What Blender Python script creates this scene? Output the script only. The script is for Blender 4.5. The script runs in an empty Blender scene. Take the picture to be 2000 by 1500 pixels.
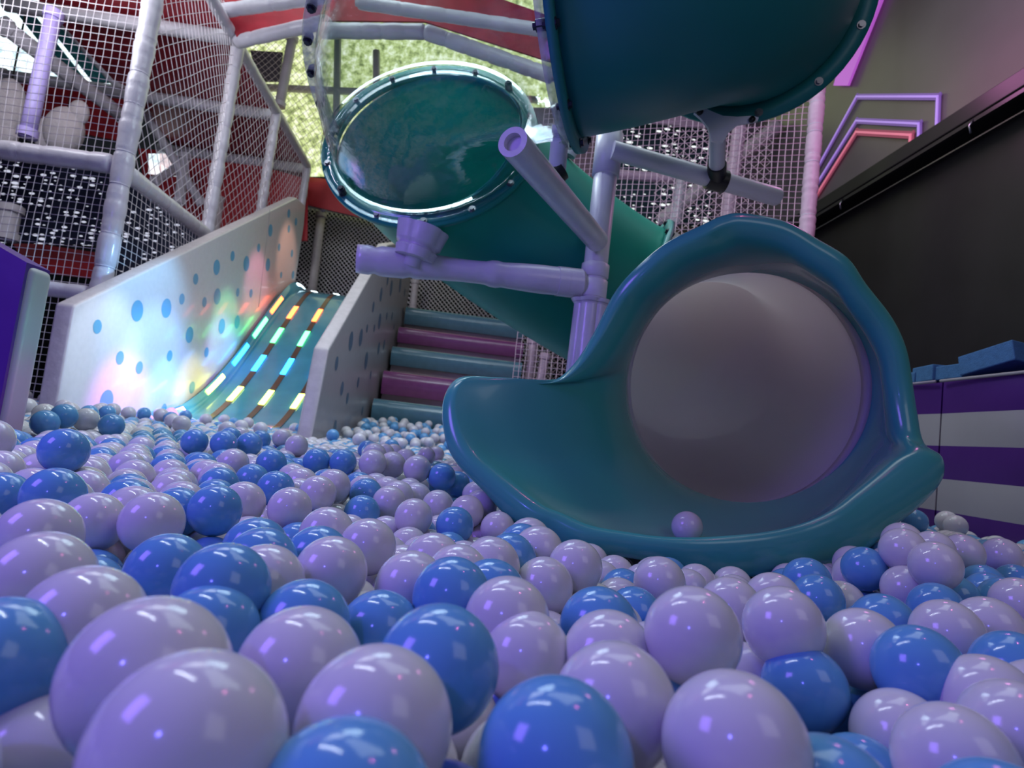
import bpy, bmesh, math, random
import numpy as np
from mathutils import Vector, Matrix, kdtree
random.seed(7); np.random.seed(7)
S = bpy.context.scene
COL = S.collection
PI = math.pi

# ------------------------------------------------------------------ camera
F = 1200.0
Q = F/800                      # focal length in pixels of a 2000 px wide frame
PITCH = math.atan(105/F); ROLL = math.atan(0.12)
ZB = 0.40                      # height of the ball surface (centres)
CAM = Vector((0, 0, ZB + 0.152))
fw = Vector((0, math.cos(PITCH), math.sin(PITCH)))
up0 = Vector((0, -math.sin(PITCH), math.cos(PITCH)))
rt0 = Vector((1, 0, 0))
RT = rt0*math.cos(ROLL) + up0*math.sin(ROLL)
UP = up0*math.cos(ROLL) - rt0*math.sin(ROLL)

def ray(px, py):
    return fw + RT*((px-1000)/F) - UP*((py-750)/F)
def W(px, py, d):              # point at depth d along the lens axis
    return CAM + ray(px, py)*(d*Q)
def on_plane(px, py, p0, n):   # point where the line of sight meets a real plane
    r = ray(px, py); return CAM + r*((p0-CAM).dot(n)/r.dot(n))
def at_y(px, py, y): return on_plane(px, py, Vector((0, y*Q, 0)), Vector((0, 1, 0)))
def pxof(p):
    v = Vector(p)-CAM; d = v.dot(fw)
    return (1000+F*v.dot(RT)/d, 750-F*v.dot(UP)/d, d)

# ------------------------------------------------------------------ materials
def mat(name, col, rough=.5, noise=0, nscale=6, metal=0, spec=.5, coat=0, emis=None, estr=0, bump=0, bscale=40, sss=0, trans=0, alpha=1, ior=1.45):
    m = bpy.data.materials.new(name); m.use_nodes = True
    nt = m.node_tree; b = nt.nodes['Principled BSDF']
    c = (*col, 1)
    b.inputs['Base Color'].default_value = c
    b.inputs['Roughness'].default_value = rough
    b.inputs['Metallic'].default_value = metal
    b.inputs['Specular IOR Level'].default_value = spec
    b.inputs['Coat Weight'].default_value = coat
    b.inputs['Coat Roughness'].default_value = .08
    b.inputs['Alpha'].default_value = alpha
    b.inputs['IOR'].default_value = ior
    b.inputs['Transmission Weight'].default_value = trans
    if sss:
        b.inputs['Subsurface Weight'].default_value = sss
        b.inputs['Subsurface Radius'].default_value = (1, 1, 1)
        b.inputs['Subsurface Scale'].default_value = .02
    if emis:
        b.inputs['Emission Color'].default_value = (*emis, 1)
        b.inputs['Emission Strength'].default_value = estr
    if noise or bump:
        tc = nt.nodes.new('ShaderNodeTexCoord')
    if noise:
        n = nt.nodes.new('ShaderNodeTexNoise'); n.inputs['Scale'].default_value = nscale; n.inputs['Detail'].default_value = 4
        nt.links.new(tc.outputs['Object'], n.inputs['Vector'])
        r = nt.nodes.new('ShaderNodeValToRGB')
        r.color_ramp.elements[0].position = .3; r.color_ramp.elements[1].position = .7
        r.color_ramp.elements[0].color = (*[x*(1-noise) for x in col], 1)
        r.color_ramp.elements[1].color = (*[min(1, x*(1+noise*.6)) for x in col], 1)
        nt.links.new(n.outputs['Fac'], r.inputs['Fac']); nt.links.new(r.outputs['Color'], b.inputs['Base Color'])
    if bump:
        n2 = nt.nodes.new('ShaderNodeTexNoise'); n2.inputs['Scale'].default_value = bscale
        nt.links.new(tc.outputs['Object'], n2.inputs['Vector'])
        bp = nt.nodes.new('ShaderNodeBump'); bp.inputs['Strength'].default_value = bump; bp.inputs['Distance'].default_value = .01
        nt.links.new(n2.outputs['Fac'], bp.inputs['Height']); nt.links.new(bp.outputs['Normal'], b.inputs['Normal'])
    return m

M = {}
M['ball_white'] = mat('ball_white', (.62, .60, .64), .13, noise=.06, nscale=8, spec=.5)
M['ball_blue'] = mat('ball_blue', (.12, .33, .60), .13, noise=.06, nscale=8, spec=.5)
M['teal'] = mat('teal_plastic', (.06, .35, .31), .26, noise=.06, nscale=2, spec=.5, coat=.35)
M['teal_body'] = mat('teal_tube', (.014, .18, .18), .42, noise=.1, nscale=2)
M['green_in'] = mat('green_tube', (.018, .36, .27), .38, noise=.12, nscale=3)
M['grey_white'] = mat('white_tube', (.66, .62, .62), .42, noise=.04, nscale=2)
M['wht_pipe'] = mat('white_pipe', (.62, .6, .68), .35, noise=.05, nscale=10)
M['foam'] = mat('white_vinyl', (.60, .58, .64), .32, noise=.08, nscale=9, bump=.35, bscale=22, coat=.3)
M['pink_foam'] = mat('pink_lit_vinyl', (.66, .48, .6), .38, noise=.08, nscale=9, bump=.3, bscale=25)  # white vinyl with the pink light put into its colour
M['beam'] = mat('painted_beam', (.55, .53, .58), .45, noise=.1, nscale=8)
M['wall_white'] = mat('cream_vinyl', (.62, .6, .62), .32, noise=.04, nscale=30, coat=.3, bump=.05, bscale=300)
M['dot'] = mat('blue_dot', (.13, .36, .56), .4, noise=.05)
M['wall_shaded'] = mat('shaded_cream_vinyl', (.33, .32, .34), .36, noise=.05, nscale=30, coat=.2)  # cream vinyl with the shade beside the steps put into its colour
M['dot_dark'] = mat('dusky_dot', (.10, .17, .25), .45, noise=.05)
M['edge'] = mat('cream_edge', (.55, .5, .5), .4, noise=.1, nscale=20, bump=.2, bscale=30)
M['slide'] = mat('blue_slide', (.07, .30, .42), .16, noise=.12, nscale=5, coat=.5)
M['strip'] = mat('smoked_strip', (.15, .07, .05), .2, noise=.2)
M['step_teal'] = mat('step_teal', (.09, .2, .27), .25, noise=.12, nscale=14, coat=.3, bump=.15, bscale=18)
M['step_purple'] = mat('step_purple', (.22, .055, .19), .25, noise=.12, nscale=14, coat=.3, bump=.15, bscale=18)
M['tread'] = mat('tread', (.5, .4, .42), .45, noise=.1)
M['purple'] = mat('purple_vinyl', (.075, .014, .19), .38, noise=.1, nscale=4, bump=.15, bscale=12)
M['stripe_white'] = mat('stripe_white', (.38, .35, .39), .42, noise=.06, nscale=4, bump=.12, bscale=10)
M['block'] = mat('blue_foam_block', (.05, .16, .32), .8, noise=.15, nscale=60, bump=.3, bscale=300)
M['black'] = mat('black_vinyl', (.012, .011, .012), .45, noise=.3, nscale=3, bump=.2, bscale=6)
M['ledge'] = mat('black_ledge', (.006, .006, .007), .5, noise=.2)
M['greywall'] = mat('grey_wall', (.15, .13, .13), .3, noise=.1, nscale=2)
M['red'] = mat('red_vinyl', (.36, .015, .03), .5, noise=.2, nscale=7, bump=.3, bscale=9)
M['redwall'] = mat('red_pad', (.4, .02, .03), .45, noise=.15, nscale=5)
M['net'] = mat('white_net_cord', (.75, .7, .74), .7, noise=.08, nscale=30)
M['pink_net'] = mat('pink_net_cord', (.72, .52, .6), .7, noise=.08, nscale=30)
M['dark'] = mat('dark_backing', (.006, .007, .012), .8, noise=.3)
M['rubber'] = mat('black_clamp', (.01, .01, .012), .4, noise=.2)
M['steel'] = mat('bolt_steel', (.25, .25, .28), .3, metal=1, noise=.1)
M['darkbolt'] = mat('dark_bolt', (.03, .035, .05), .35, metal=.6, noise=.1)
M['seam'] = mat('seam_line', (.25, .23, .26), .6, noise=.1)
M['plush'] = mat('white_plush', (.6, .56, .58), .8, noise=.1, nscale=12, bump=.4, bscale=40)
M['cord'] = mat('black_cord', (.01, .01, .01), .8, noise=.2)
M['purple_light'] = mat('violet_post', (.4, .33, .68), .4, noise=.1)
M['floor'] = mat('pit_floor', (.08, .07, .16), .8, noise=.2)

def emat(name, col, s):
    m = mat(name, tuple(min(1, c) for c in col), .3, emis=col, estr=s); return m
LED = {'red': emat('led_red', (1, .12, .03), 9), 'green': emat('led_green', (.1, 1, .22), 7), 'blue': emat('led_blue', (.02, .35, 1), 10),
       'yellow': emat('led_yellow', (.9, 1, .12), 9), 'pink': emat('led_pink', (1, .25, .9), 9), 'white': emat('led_white', (.75, .95, 1), 5)}
M['neon_violet'] = emat('neon_violet', (.35, .22, .62), .75)
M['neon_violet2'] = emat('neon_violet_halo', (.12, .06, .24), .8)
M['neon_red'] = emat('neon_red', (.6, .16, .24), .75)
M['neon_magenta'] = emat('neon_magenta', (.40, .09, .5), .8)

def foliage(name, s, greens=((.25, .42, .04), (.8, .95, .35), (1, 1, .9)), scale=6):
    m = bpy.data.materials.new(name); m.use_nodes = True; nt = m.node_tree
    b = nt.nodes['Principled BSDF']; b.inputs['Base Color'].default_value = (.02, .02, .02, 1); b.inputs['Roughness'].default_value = .6
    tc = nt.nodes.new('ShaderNodeTexCoord'); n = nt.nodes.new('ShaderNodeTexNoise')
    n.inputs['Scale'].default_value = scale; n.inputs['Detail'].default_value = 9; n.inputs['Roughness'].default_value = .72
    nt.links.new(tc.outputs['Object'], n.inputs['Vector'])
    r = nt.nodes.new('ShaderNodeValToRGB'); e = r.color_ramp.elements
    e[0].position = .38; e[0].color = (*greens[0], 1); e[1].position = .66; e[1].color = (*greens[2], 1)
    k = e.new(.5); k.color = (*greens[1], 1)
    nt.links.new(n.outputs['Fac'], r.inputs['Fac']); nt.links.new(r.outputs['Color'], b.inputs['Emission Color'])
    b.inputs['Emission Strength'].default_value = s
    return m
M['trees'] = foliage('trees_outside', 1.45, ((.13, .17, .06), (.5, .58, .24), (1, 1, .88)), 8)
M['sky_window'] = foliage('bright_street', 1.6, ((.35, .5, .55), (.8, .95, 1), (1, 1, 1)), 4)

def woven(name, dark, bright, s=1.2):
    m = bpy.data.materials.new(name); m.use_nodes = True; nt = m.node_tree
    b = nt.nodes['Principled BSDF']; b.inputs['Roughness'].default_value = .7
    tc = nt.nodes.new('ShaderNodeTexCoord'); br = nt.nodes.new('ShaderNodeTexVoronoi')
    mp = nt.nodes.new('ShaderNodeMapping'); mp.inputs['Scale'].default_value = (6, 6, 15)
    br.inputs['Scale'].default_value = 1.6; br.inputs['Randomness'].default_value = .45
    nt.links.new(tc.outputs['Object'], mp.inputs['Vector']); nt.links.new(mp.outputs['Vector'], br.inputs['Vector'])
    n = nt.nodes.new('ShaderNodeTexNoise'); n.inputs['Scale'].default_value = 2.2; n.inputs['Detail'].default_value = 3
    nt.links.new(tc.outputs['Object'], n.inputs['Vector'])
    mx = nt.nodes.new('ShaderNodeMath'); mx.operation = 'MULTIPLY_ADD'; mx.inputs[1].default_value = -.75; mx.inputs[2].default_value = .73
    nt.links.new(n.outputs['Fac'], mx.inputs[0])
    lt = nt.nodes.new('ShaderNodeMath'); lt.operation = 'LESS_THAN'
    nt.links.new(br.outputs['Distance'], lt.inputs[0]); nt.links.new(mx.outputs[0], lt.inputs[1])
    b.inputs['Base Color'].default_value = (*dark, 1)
    b.inputs['Emission Color'].default_value = (*bright, 1)  # light coming through the gaps, put in as glowing specks
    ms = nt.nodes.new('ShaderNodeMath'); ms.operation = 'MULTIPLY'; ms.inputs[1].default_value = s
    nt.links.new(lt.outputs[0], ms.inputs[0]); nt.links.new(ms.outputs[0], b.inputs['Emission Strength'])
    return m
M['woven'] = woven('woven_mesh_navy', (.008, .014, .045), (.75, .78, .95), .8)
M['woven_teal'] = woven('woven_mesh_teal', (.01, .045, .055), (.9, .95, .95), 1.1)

def clear(name):
    m = bpy.data.materials.new(name); m.use_nodes = True; nt = m.node_tree
    nt.nodes.remove(nt.nodes['Principled BSDF'])
    out = nt.nodes['Material Output']; tr = nt.nodes.new('ShaderNodeBsdfTransparent'); tr.inputs[0].default_value = (.93, .96, .96, 1)
    gl = nt.nodes.new('ShaderNodeBsdfGlossy'); gl.inputs['Roughness'].default_value = .06; gl.inputs[0].default_value = (.9, .9, .95, 1)
    lw = nt.nodes.new('ShaderNodeLayerWeight'); lw.inputs['Blend'].default_value = .5
    tc = nt.nodes.new('ShaderNodeTexCoord'); n = nt.nodes.new('ShaderNodeTexNoise'); n.inputs['Scale'].default_value = 7; n.inputs['Detail'].default_value = 4
    nt.links.new(tc.outputs['Object'], n.inputs['Vector'])
    bp = nt.nodes.new('ShaderNodeBump'); bp.inputs['Strength'].default_value = .35; bp.inputs['Distance'].default_value = .02
    nt.links.new(n.outputs['Fac'], bp.inputs['Height'])
    nt.links.new(bp.outputs['Normal'], gl.inputs['Normal']); nt.links.new(bp.outputs['Normal'], lw.inputs['Normal'])
    mx = nt.nodes.new('ShaderNodeMixShader')
    pw = nt.nodes.new('ShaderNodeMath'); pw.operation = 'POWER'; pw.inputs[1].default_value = 3.0
    ml = nt.nodes.new('ShaderNodeMath'); ml.operation = 'MULTIPLY_ADD'; ml.inputs[1].default_value = .65; ml.inputs[2].default_value = .03
    nt.links.new(lw.outputs['Facing'], pw.inputs[0]); nt.links.new(pw.outputs[0], ml.inputs[0]); nt.links.new(ml.outputs[0], mx.inputs[0]); nt.links.new(tr.outputs[0], mx.inputs[1]); nt.links.new(gl.outputs[0], mx.inputs[2])
    nt.links.new(mx.outputs[0], out.inputs['Surface'])
    return m
def translucent(m, fac, col):
    nt = m.node_tree; out = nt.nodes['Material Output']; b = nt.nodes['Principled BSDF']
    t = nt.nodes.new('ShaderNodeBsdfTranslucent'); t.inputs[0].default_value = (*col, 1)
    mx = nt.nodes.new('ShaderNodeMixShader'); mx.inputs[0].default_value = fac
    nt.links.new(b.outputs[0], mx.inputs[1]); nt.links.new(t.outputs[0], mx.inputs[2]); nt.links.new(mx.outputs[0], out.inputs['Surface'])
translucent(M['grey_white'], .55, (.95, .9, .9)); translucent(M['green_in'], .3, (.02, .5, .4))
M['clear'] = clear('clear_polycarbonate')
M['clear_rim'] = mat('clear_rim', (.55, .57, .58), .15, noise=.3, nscale=25, alpha=.5, coat=1)

# ------------------------------------------------------------------ mesh helpers
def tag(o, label=None, cat=None, group=None, kind=None):
    if label: o['label'] = label
    if cat: o['category'] = cat
    if group: o['group'] = group
    if kind: o['kind'] = kind
    return o
def empty(name, loc):
    o = bpy.data.objects.new(name, None); COL.objects.link(o); o.location = loc; o.empty_display_size = .05
    return o
def link(name, bm, mats, parent=None, smooth=True, origin=None):
    bmesh.ops.recalc_face_normals(bm, faces=bm.faces) if bm.faces and len(bm.faces) < 60000 else None
    o_ = Vector(origin) if origin is not None else None
    if o_ is None:
        if parent: o_ = Vector((0, 0, 0)); off = parent.matrix_world_loc if False else None
    me = bpy.data.meshes.new(name)
    if smooth:
        for f in bm.faces: f.smooth = True
    # origin: centre of the mesh so that each object stands where it is
    if bm.verts:
        c = Vector((0, 0, 0))
        for v in bm.verts: c += v.co
        c /= len(bm.verts)
        if o_ is not None and origin is not None: c = o_
        for v in bm.verts: v.co -= c
    else: c = Vector()
    bm.to_mesh(me); bm.free()
    for m in (mats if isinstance(mats, (list, tuple)) else [mats]): me.materials.append(m)
    o = bpy.data.objects.new(name, me); COL.objects.link(o)
    wl = c.copy()
    if parent:
        o.parent = parent; o.location = c - WORLD[parent.name]
    else: o.location = c
    WORLD[o.name] = wl
    return o
WORLD = {}
def thing(name, label, cat, loc, group=None):
    e = empty(name, loc); WORLD[e.name] = Vector(loc); return tag(e, label, cat, group)
def autosmooth(o, ang=35):
    me = o.data; 
    me.shade_smooth()
    try: me.set_sharp_from_angle(angle=math.radians(ang))
    except Exception: pass
    return o

def add_box(bm, c, ax, ay, az, mi=0):      # centre, three half-axis vectors
    vs = []
    for sz in (-1, 1):
        for sx, sy in ((-1, -1), (1, -1), (1, 1), (-1, 1)):
            vs.append(bm.verts.new(Vector(c)+ax*sx+ay*sy+az*sz))
    for q in ((0, 1, 2, 3), (4, 5, 6, 7), (0, 1, 5, 4), (1, 2, 6, 5), (2, 3, 7, 6), (3, 0, 4, 7)):
        f = bm.faces.new([vs[i] for i in q]); f.material_index = mi
    return vs
def bevel(bm, w, seg=3):
    bmesh.ops.bevel(bm, geom=list(bm.edges), offset=w, segments=seg, profile=.5, affect='EDGES')
def frames(pts):
    n = len(pts); T = []
    for i in range(n):
        a = pts[max(0, i-1)]; b = pts[min(n-1, i+1)]; T.append((b-a).normalized())
    u = T[0].orthogonal().normalized(); out = []
    for i in range(n):
        u = (u - T[i]*u.dot(T[i])).normalized(); out.append((T[i], u, T[i].cross(u)))
    return out
def sweep(bm, pts, rad, seg=24, cap=True, mi=0, a0=0, a1=2*PI, up=None):
    pts = [Vector(p) for p in pts]; fr = frames(pts); rings = []
    closed = abs(a1-a0-2*PI) < 1e-5
    ns = seg if closed else seg+1
    for i, p in enumerate(pts):
        r = rad[i] if isinstance(rad, (list, tuple)) else rad
        t, u, v = fr[i]
        if up is not None:
            v = (up - t*up.dot(t)).normalized(); u = v.cross(t)
        rings.append([bm.verts.new(p + (u*math.cos(a0+(a1-a0)*k/seg)+v*math.sin(a0+(a1-a0)*k/seg))*r) for k in range(ns)])
    for i in range(len(rings)-1):
        for k in range(seg):
            k2 = (k+1) % ns
            f = bm.faces.new((rings[i][k], rings[i][k2], rings[i+1][k2], rings[i+1][k])); f.material_index = mi
    if cap and closed:
        for rg in (rings[0], rings[-1]):
            f = bm.faces.new(rg); f.material_index = mi
    return rings
def bez(a, b, c, d, n=24):
    out = []
    for i in range(n+1):
        t = i/n; s = 1-t
        out.append(a*s**3 + b*3*s*s*t + c*3*s*t*t + d*t**3)
    return out
def lerp_pts(a, b, n): return [a.lerp(b, i/n) for i in range(n+1)]
def hollow(bm, pts, ro, ri, seg=32, mi=0):     # pipe with wall and open ends
    A = sweep(bm, pts, ro, seg, cap=False, mi=mi); B = sweep(bm, pts, ri, seg, cap=False, mi=mi)
    for k in range(seg):
        for e in (0, -1):
            f = bm.faces.new((A[e][k], A[e][(k+1) % seg], B[e][(k+1) % seg], B[e][k])); f.material_index = mi
def ring_pts(c, t, r, n, ph=0):
    u = t.orthogonal().normalized(); v = t.cross(u)
    return [c+(u*math.cos(ph+2*PI*k/n)+v*math.sin(ph+2*PI*k/n))*r for k in range(n)]

def padded(name, a, b, r, label, cat, mt, group=None, parent=None, ties=.12, wob=.06, kind=None, seed=0):
    """a foam-sleeved pole: sleeve with pinched ties; the steel core shows at both ends"""
    rnd = random.Random(seed or hash(label) % 1000 if False else len(label)+int(1000*r)+int(abs(a[0])*77))
    a, b = Vector(a), Vector(b); L = (b-a).length; n = max(6, int(L/.02)); pts = []; rad = []
    nt_ = max(1, round(L/ties))
    for i in range(n+1):
        t = i/n; pts.append(a.lerp(b, t)); ph = (t*nt_) % 1
        pin = math.exp(-((min(ph, 1-ph))*ties/.007)**2)
        rad.append(r*(1+wob*math.sin(t*L*23+rnd.random()*.3)*.5+.015*math.sin(ph*PI)-.11*pin))
    bm = bmesh.new(); sweep(bm, pts, rad, 16)
    d = (b-a).normalized()
    if parent:
        return link(name, bm, mt, parent)
    root = thing(name, label, cat, a, group)
    link('foam_sleeve', bm, mt, root)
    bm = bmesh.new(); sweep(bm, [a-d*.02, b+d*.02], r*.6, 12); link('steel_core', bm, M['beam'], root)
    bm = bmesh.new()
    for k in range(1, nt_):
        p = a.lerp(b, k/nt_); sweep(bm, [p-d*.003, p+d*.003], r*.93, 14)
    if nt_ > 1: tag(link('cable_ties', bm, M['wht_pipe'], root), kind='stuff')
    return root

def net(name, quad, cell, label, mt=None, diamond=False, sag=.03, th=.0028, group=None, seed=1, cat='net'):
    rnd = random.Random(seed); mt = mt or M['net']
    A, B, C_, D = [Vector(p) for p in quad]      # A->B bottom, D->C top
    nrm = ((B-A).cross(D-A)).normalized()
    def P(u, v):
        p = (A*(1-u)+B*u)*(1-v) + (D*(1-u)+C_*u)*v
        s = math.sin(PI*u)*math.sin(PI*v)
        return p + nrm*(sag*s + .004*math.sin(u*11+v*7+seed)) + Vector((0, 0, 1))*(.008*math.sin(u*9+seed)*s - .35*sag*s)
    LU = ((B-A).length+(C_-D).length)/2; LV = ((D-A).length+(C_-B).length)/2
    nu = max(2, int(LU/cell)); nv = max(2, int(LV/cell))
    bm = bmesh.new(); lines = []
    if not diamond:
        for i in range(nu+1):
            j = i/nu; lines.append([(j+rnd.uniform(-.06, .06)/nu, k/max(4, nv//2)) for k in range(max(4, nv//2)+1)])
        for i in range(nv+1):
            j = i/nv; lines.append([(k/max(4, nu//2), j+rnd.uniform(-.06, .06)/nv) for k in range(max(4, nu//2)+1)])
    else:
        c2 = cell*1.3; a_ = LU/c2; b_ = LV/c2
        N = int(a_+b_)+1
        for i in range(1, N):
            for sgn in (1, -1):
                ln = []
                # in cell units: x + y = i  /  x - y = i - b
                x0 = max(0, i-b_); x1 = min(a_, i)
                if x1-x0 < .2: continue
                m_ = max(2, int((x1-x0)))
                for k in range(m_+1):
                    x = x0+(x1-x0)*k/m_; y = i-x
                    if sgn < 0: y = b_-y
                    ln.append((x/a_, y/b_))
                lines.append(ln)
    for ln in lines:
        sweep(bm, [P(u, v) for u, v in ln], th, 3, cap=False)
    o = link(name, bm, mt, smooth=False)
    return tag(o, label, cat, group)

# ------------------------------------------------------------------ world + camera
w = bpy.data.worlds.new('World'); S.world = w; w.use_nodes = True
bg = w.node_tree.nodes['Background']; bg.inputs[0].default_value = (.42, .42, .58, 1); bg.inputs[1].default_value = .17
cd = bpy.data.cameras.new('camera'); co = bpy.data.objects.new('camera', cd); COL.objects.link(co)
cd.sensor_width = 36; cd.lens = 36*F/2000; cd.clip_start = .01
mw = Matrix.Identity(4)
for i in range(3):
    mw[i][0] = RT[i]; mw[i][1] = UP[i]; mw[i][2] = -fw[i]; mw[i][3] = CAM[i]
co.matrix_world = mw; S.camera = co
cd.dof.use_dof = True; cd.dof.focus_distance = .95; cd.dof.aperture_fstop = 8
S.view_settings.view_transform = 'Standard'; S.view_settings.look = 'None'; S.view_settings.exposure = 0

def light(name, kind, loc, energy, col, size=.1, target=None, size_y=None, spot=None):
    l = bpy.data.lights.new(name, kind); l.energy = energy; l.color = col
    if kind == 'AREA':
        l.size = size
        if size_y: l.shape = 'RECTANGLE'; l.size_y = size_y
    elif kind in ('POINT', 'SPOT'): l.shadow_soft_size = size
    if kind == 'SPOT': l.spot_size = math.radians(spot or 60); l.spot_blend = .7
    o = bpy.data.objects.new(name, l); COL.objects.link(o); o.location = loc
    if target is not None:
        o.rotation_euler = (Vector(target)-Vector(loc)).to_track_quat('-Z', 'Y').to_euler()
    return o
light('ceiling_wash', 'AREA', (.6, 2.7, 4.4), 50, (.80, .95, 1), 2.4, (.3, 3.0, 0))
light('blue_stage_lamp', 'POINT', (-.35, -.45, ZB+.62), 7.5, (.14, .12, 1), .018)
light('violet_wash', 'AREA', (-1.9, .0, 1.7), 32, (.27, .14, 1), .8, (-.9, 1.2, .4))
light('pink_lamp', 'POINT', (1.1, 1.0, 3.4), 11, (1, .2, .5), .035)
light('tube_lamp', 'AREA', (-1.3, 1.4, 3.4), 20, (.8, .9, 1), .05, (-.2, .8, .4), size_y=1.6)
light('mid_pit_fill', 'AREA', (-.5, 2.9, 3.0), 28, (.75, .92, 1), 1.0, (-.4, 2.6, 0))  # added fill to brighten the balls in mid pit
light('pink_tower', 'POINT', (2.0, 3.2, 2.9), 10, (1, .3, .8), .15)
light('back_wash', 'AREA', (-2.2, 4.2, 5.0), 52, (.86, .95, 1), 1.8, (-2.0, 5.4, 1))
light('left_back_wash', 'AREA', (-3.4, 3.4, 3.4), 40, (.9, .93, 1), 1.2, (-3.2, 6.4, 3.2))
light('right_fill', 'AREA', (1.5, -.6, 2.2), 7, (.85, .85, .9), 1.2, (1.0, 2.2, .6))
# ------------------------------------------------------------------ room shell
K = -.11/Q                                     # direction of slide walls and of the striped wall
dA = Vector((K, 1, 0)).normalized(); nA = Vector((1, -K, 0)).normalized(); Z = Vector((0, 0, 1))
def planeA(x0): return Vector((x0, 0, 0))       # vertical plane through (x0,0) along dA
def onA(px, py, x0): return on_plane(px, py, planeA(x0), nA)

def quadbox(name, a, b, z0, z1, th, m, kind='structure', label=None, cat=None):
    a, b = Vector(a), Vector(b); d = (b-a); n = Vector((d.y, -d.x, 0)).normalized()*th/2
    bm = bmesh.new(); add_box(bm, Vector(((a.x+b.x)/2, (a.y+b.y)/2, (z0+z1)/2)), Vector((d.x/2, d.y/2, 0)), n, Vector((0, 0, (z1-z0)/2)))
    o = link(name, bm, m, smooth=False); tag(o, label, cat, kind=kind); return o
bm = bmesh.new(); add_box(bm, (-2.8, 4.7, -.05), Vector((6.3, 0, 0)), Vector((0, 5.9, 0)), Vector((0, 0, .05)))
tag(link('floor', bm, M['floor'], smooth=False), kind='structure')
XR = 2.75
gA = lambda y, x0: Vector((x0+K*y, y, 0))
quadbox('wall_right', gA(-1, XR+.1), gA(11, XR+.1), 0, 7, .06, M['greywall'])
quadbox('wall_back', (-9, 10.5, 0), (3.4, 10.5, 0), 0, 7, .1, M['dark'])
quadbox('wall_left', (-9, -1, 0), (-9, 10.5, 0), 0, 7, .1, M['dark'])
bm = bmesh.new(); add_box(bm, (-2.8, 4.7, 7.05), Vector((6.3, 0, 0)), Vector((0, 5.9, 0)), Vector((0, 0, .04)))
tag(link('ceiling', bm, mat('dark_ceiling', (.09, .08, .1), .6, noise=.2), smooth=False), kind='structure')

# ------------------------------------------------------------------ black wall + ledge on the right
p1 = onA(1590, 425, XR-.02); p2 = onA(2000, 181, XR-.02); zl = (p1.z+p2.z)/2
quadbox('black_padded_wall', gA(.1, XR), gA(9.6, XR), 0, zl-.12, .06, M['black'], kind=None,
        label='tall black vinyl wall panel behind the striped barrier', cat='wall panel')
root = thing('black_ledge', 'long black projecting ledge along the top of the black wall', 'ledge', gA(3, XR-.08)+Z*(zl-.06))
bm = bmesh.new(); add_box(bm, gA(4.6, XR-.1)+Z*(zl-.05), dA*4.8, nA*.09, Z*.05); bevel(bm, .006, 2)
link('ledge_board', bm, M['ledge'], root, smooth=False)
bm = bmesh.new(); add_box(bm, gA(4.6, XR-.17)+Z*(zl-.115), dA*4.8, nA*.012, Z*.012); link('lower_lip', bm, M['rubber'], root, smooth=False)
for i, y in enumerate((3.2, 4.35)):
    bm = bmesh.new(); sweep(bm, [gA(y, XR-.18)+Z*(zl-.11), gA(y, XR-.20)+Z*(zl-.15), gA(y, XR-.19)+Z*(zl-.19)], .006, 8)
    link('hook', bm, M['steel'], root)

def strip_path(name, pts, wd, m, label, cat, core=None):
    """LED strip stuck to the grey wall plane; points are on that wall"""
    root = thing(name, label, cat, pts[0])
    def make(wd, off, nm, mm, lift):
        bm = bmesh.new()
        for a, b in zip(pts, pts[1:]):
            d = (b-a).normalized(); s = nA.cross(d).normalized()
            add_box(bm, (a+b)/2 - nA*lift, (b-a)/2+d*wd*.5, s*wd/2, nA*.004)
        link(nm, bm, mm, root, smooth=False)
    make(wd*3.2, 0, 'painted_halo', M['neon_violet2'] if core is None else core, .004)  # glow around the strip, put in as a wider glowing band
    make(wd, 0, 'light_strip', m, .012)
XW = XR+.055
wp = lambda L: [onA(x, y, XW) for x, y in L]
strip_path('led_strip_light', wp([(1600, 325), (1675, 189), (1834, 189), (1831, 272)]), .013, M['neon_violet'],
           'outermost violet chevron light strip on the grey wall', 'light strip')
strip_path('led_strip_light', wp([(1598, 358), (1674, 236), (1797, 242), (1796, 300)]), .013, M['neon_violet'],
           'middle violet chevron light strip on the grey wall', 'light strip')
strip_path('led_strip_light', wp([(1596, 382), (1674, 258), (1781, 264), (1779, 306)]), .015, M['neon_red'],
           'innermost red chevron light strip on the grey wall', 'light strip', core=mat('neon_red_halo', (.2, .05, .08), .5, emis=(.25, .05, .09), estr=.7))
bm = bmesh.new()
vs = [bm.verts.new(onA(x, y, XW)-nA*.01) for x, y in ((1705, -40), (1745, -40), (1662, 168), (1634, 168), (1640, 148))]
bm.faces.new(vs); r_ = bmesh.ops.extrude_face_region(bm, geom=list(bm.faces)); bmesh.ops.translate(bm, vec=-nA*.02, verts=[g for g in r_['geom'] if isinstance(g, bmesh.types.BMVert)])
tag(link('light_panel', bm, M['neon_magenta'], smooth=False), 'slanting magenta light panel on the grey wall beside the upper tube', 'light panel')

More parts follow.
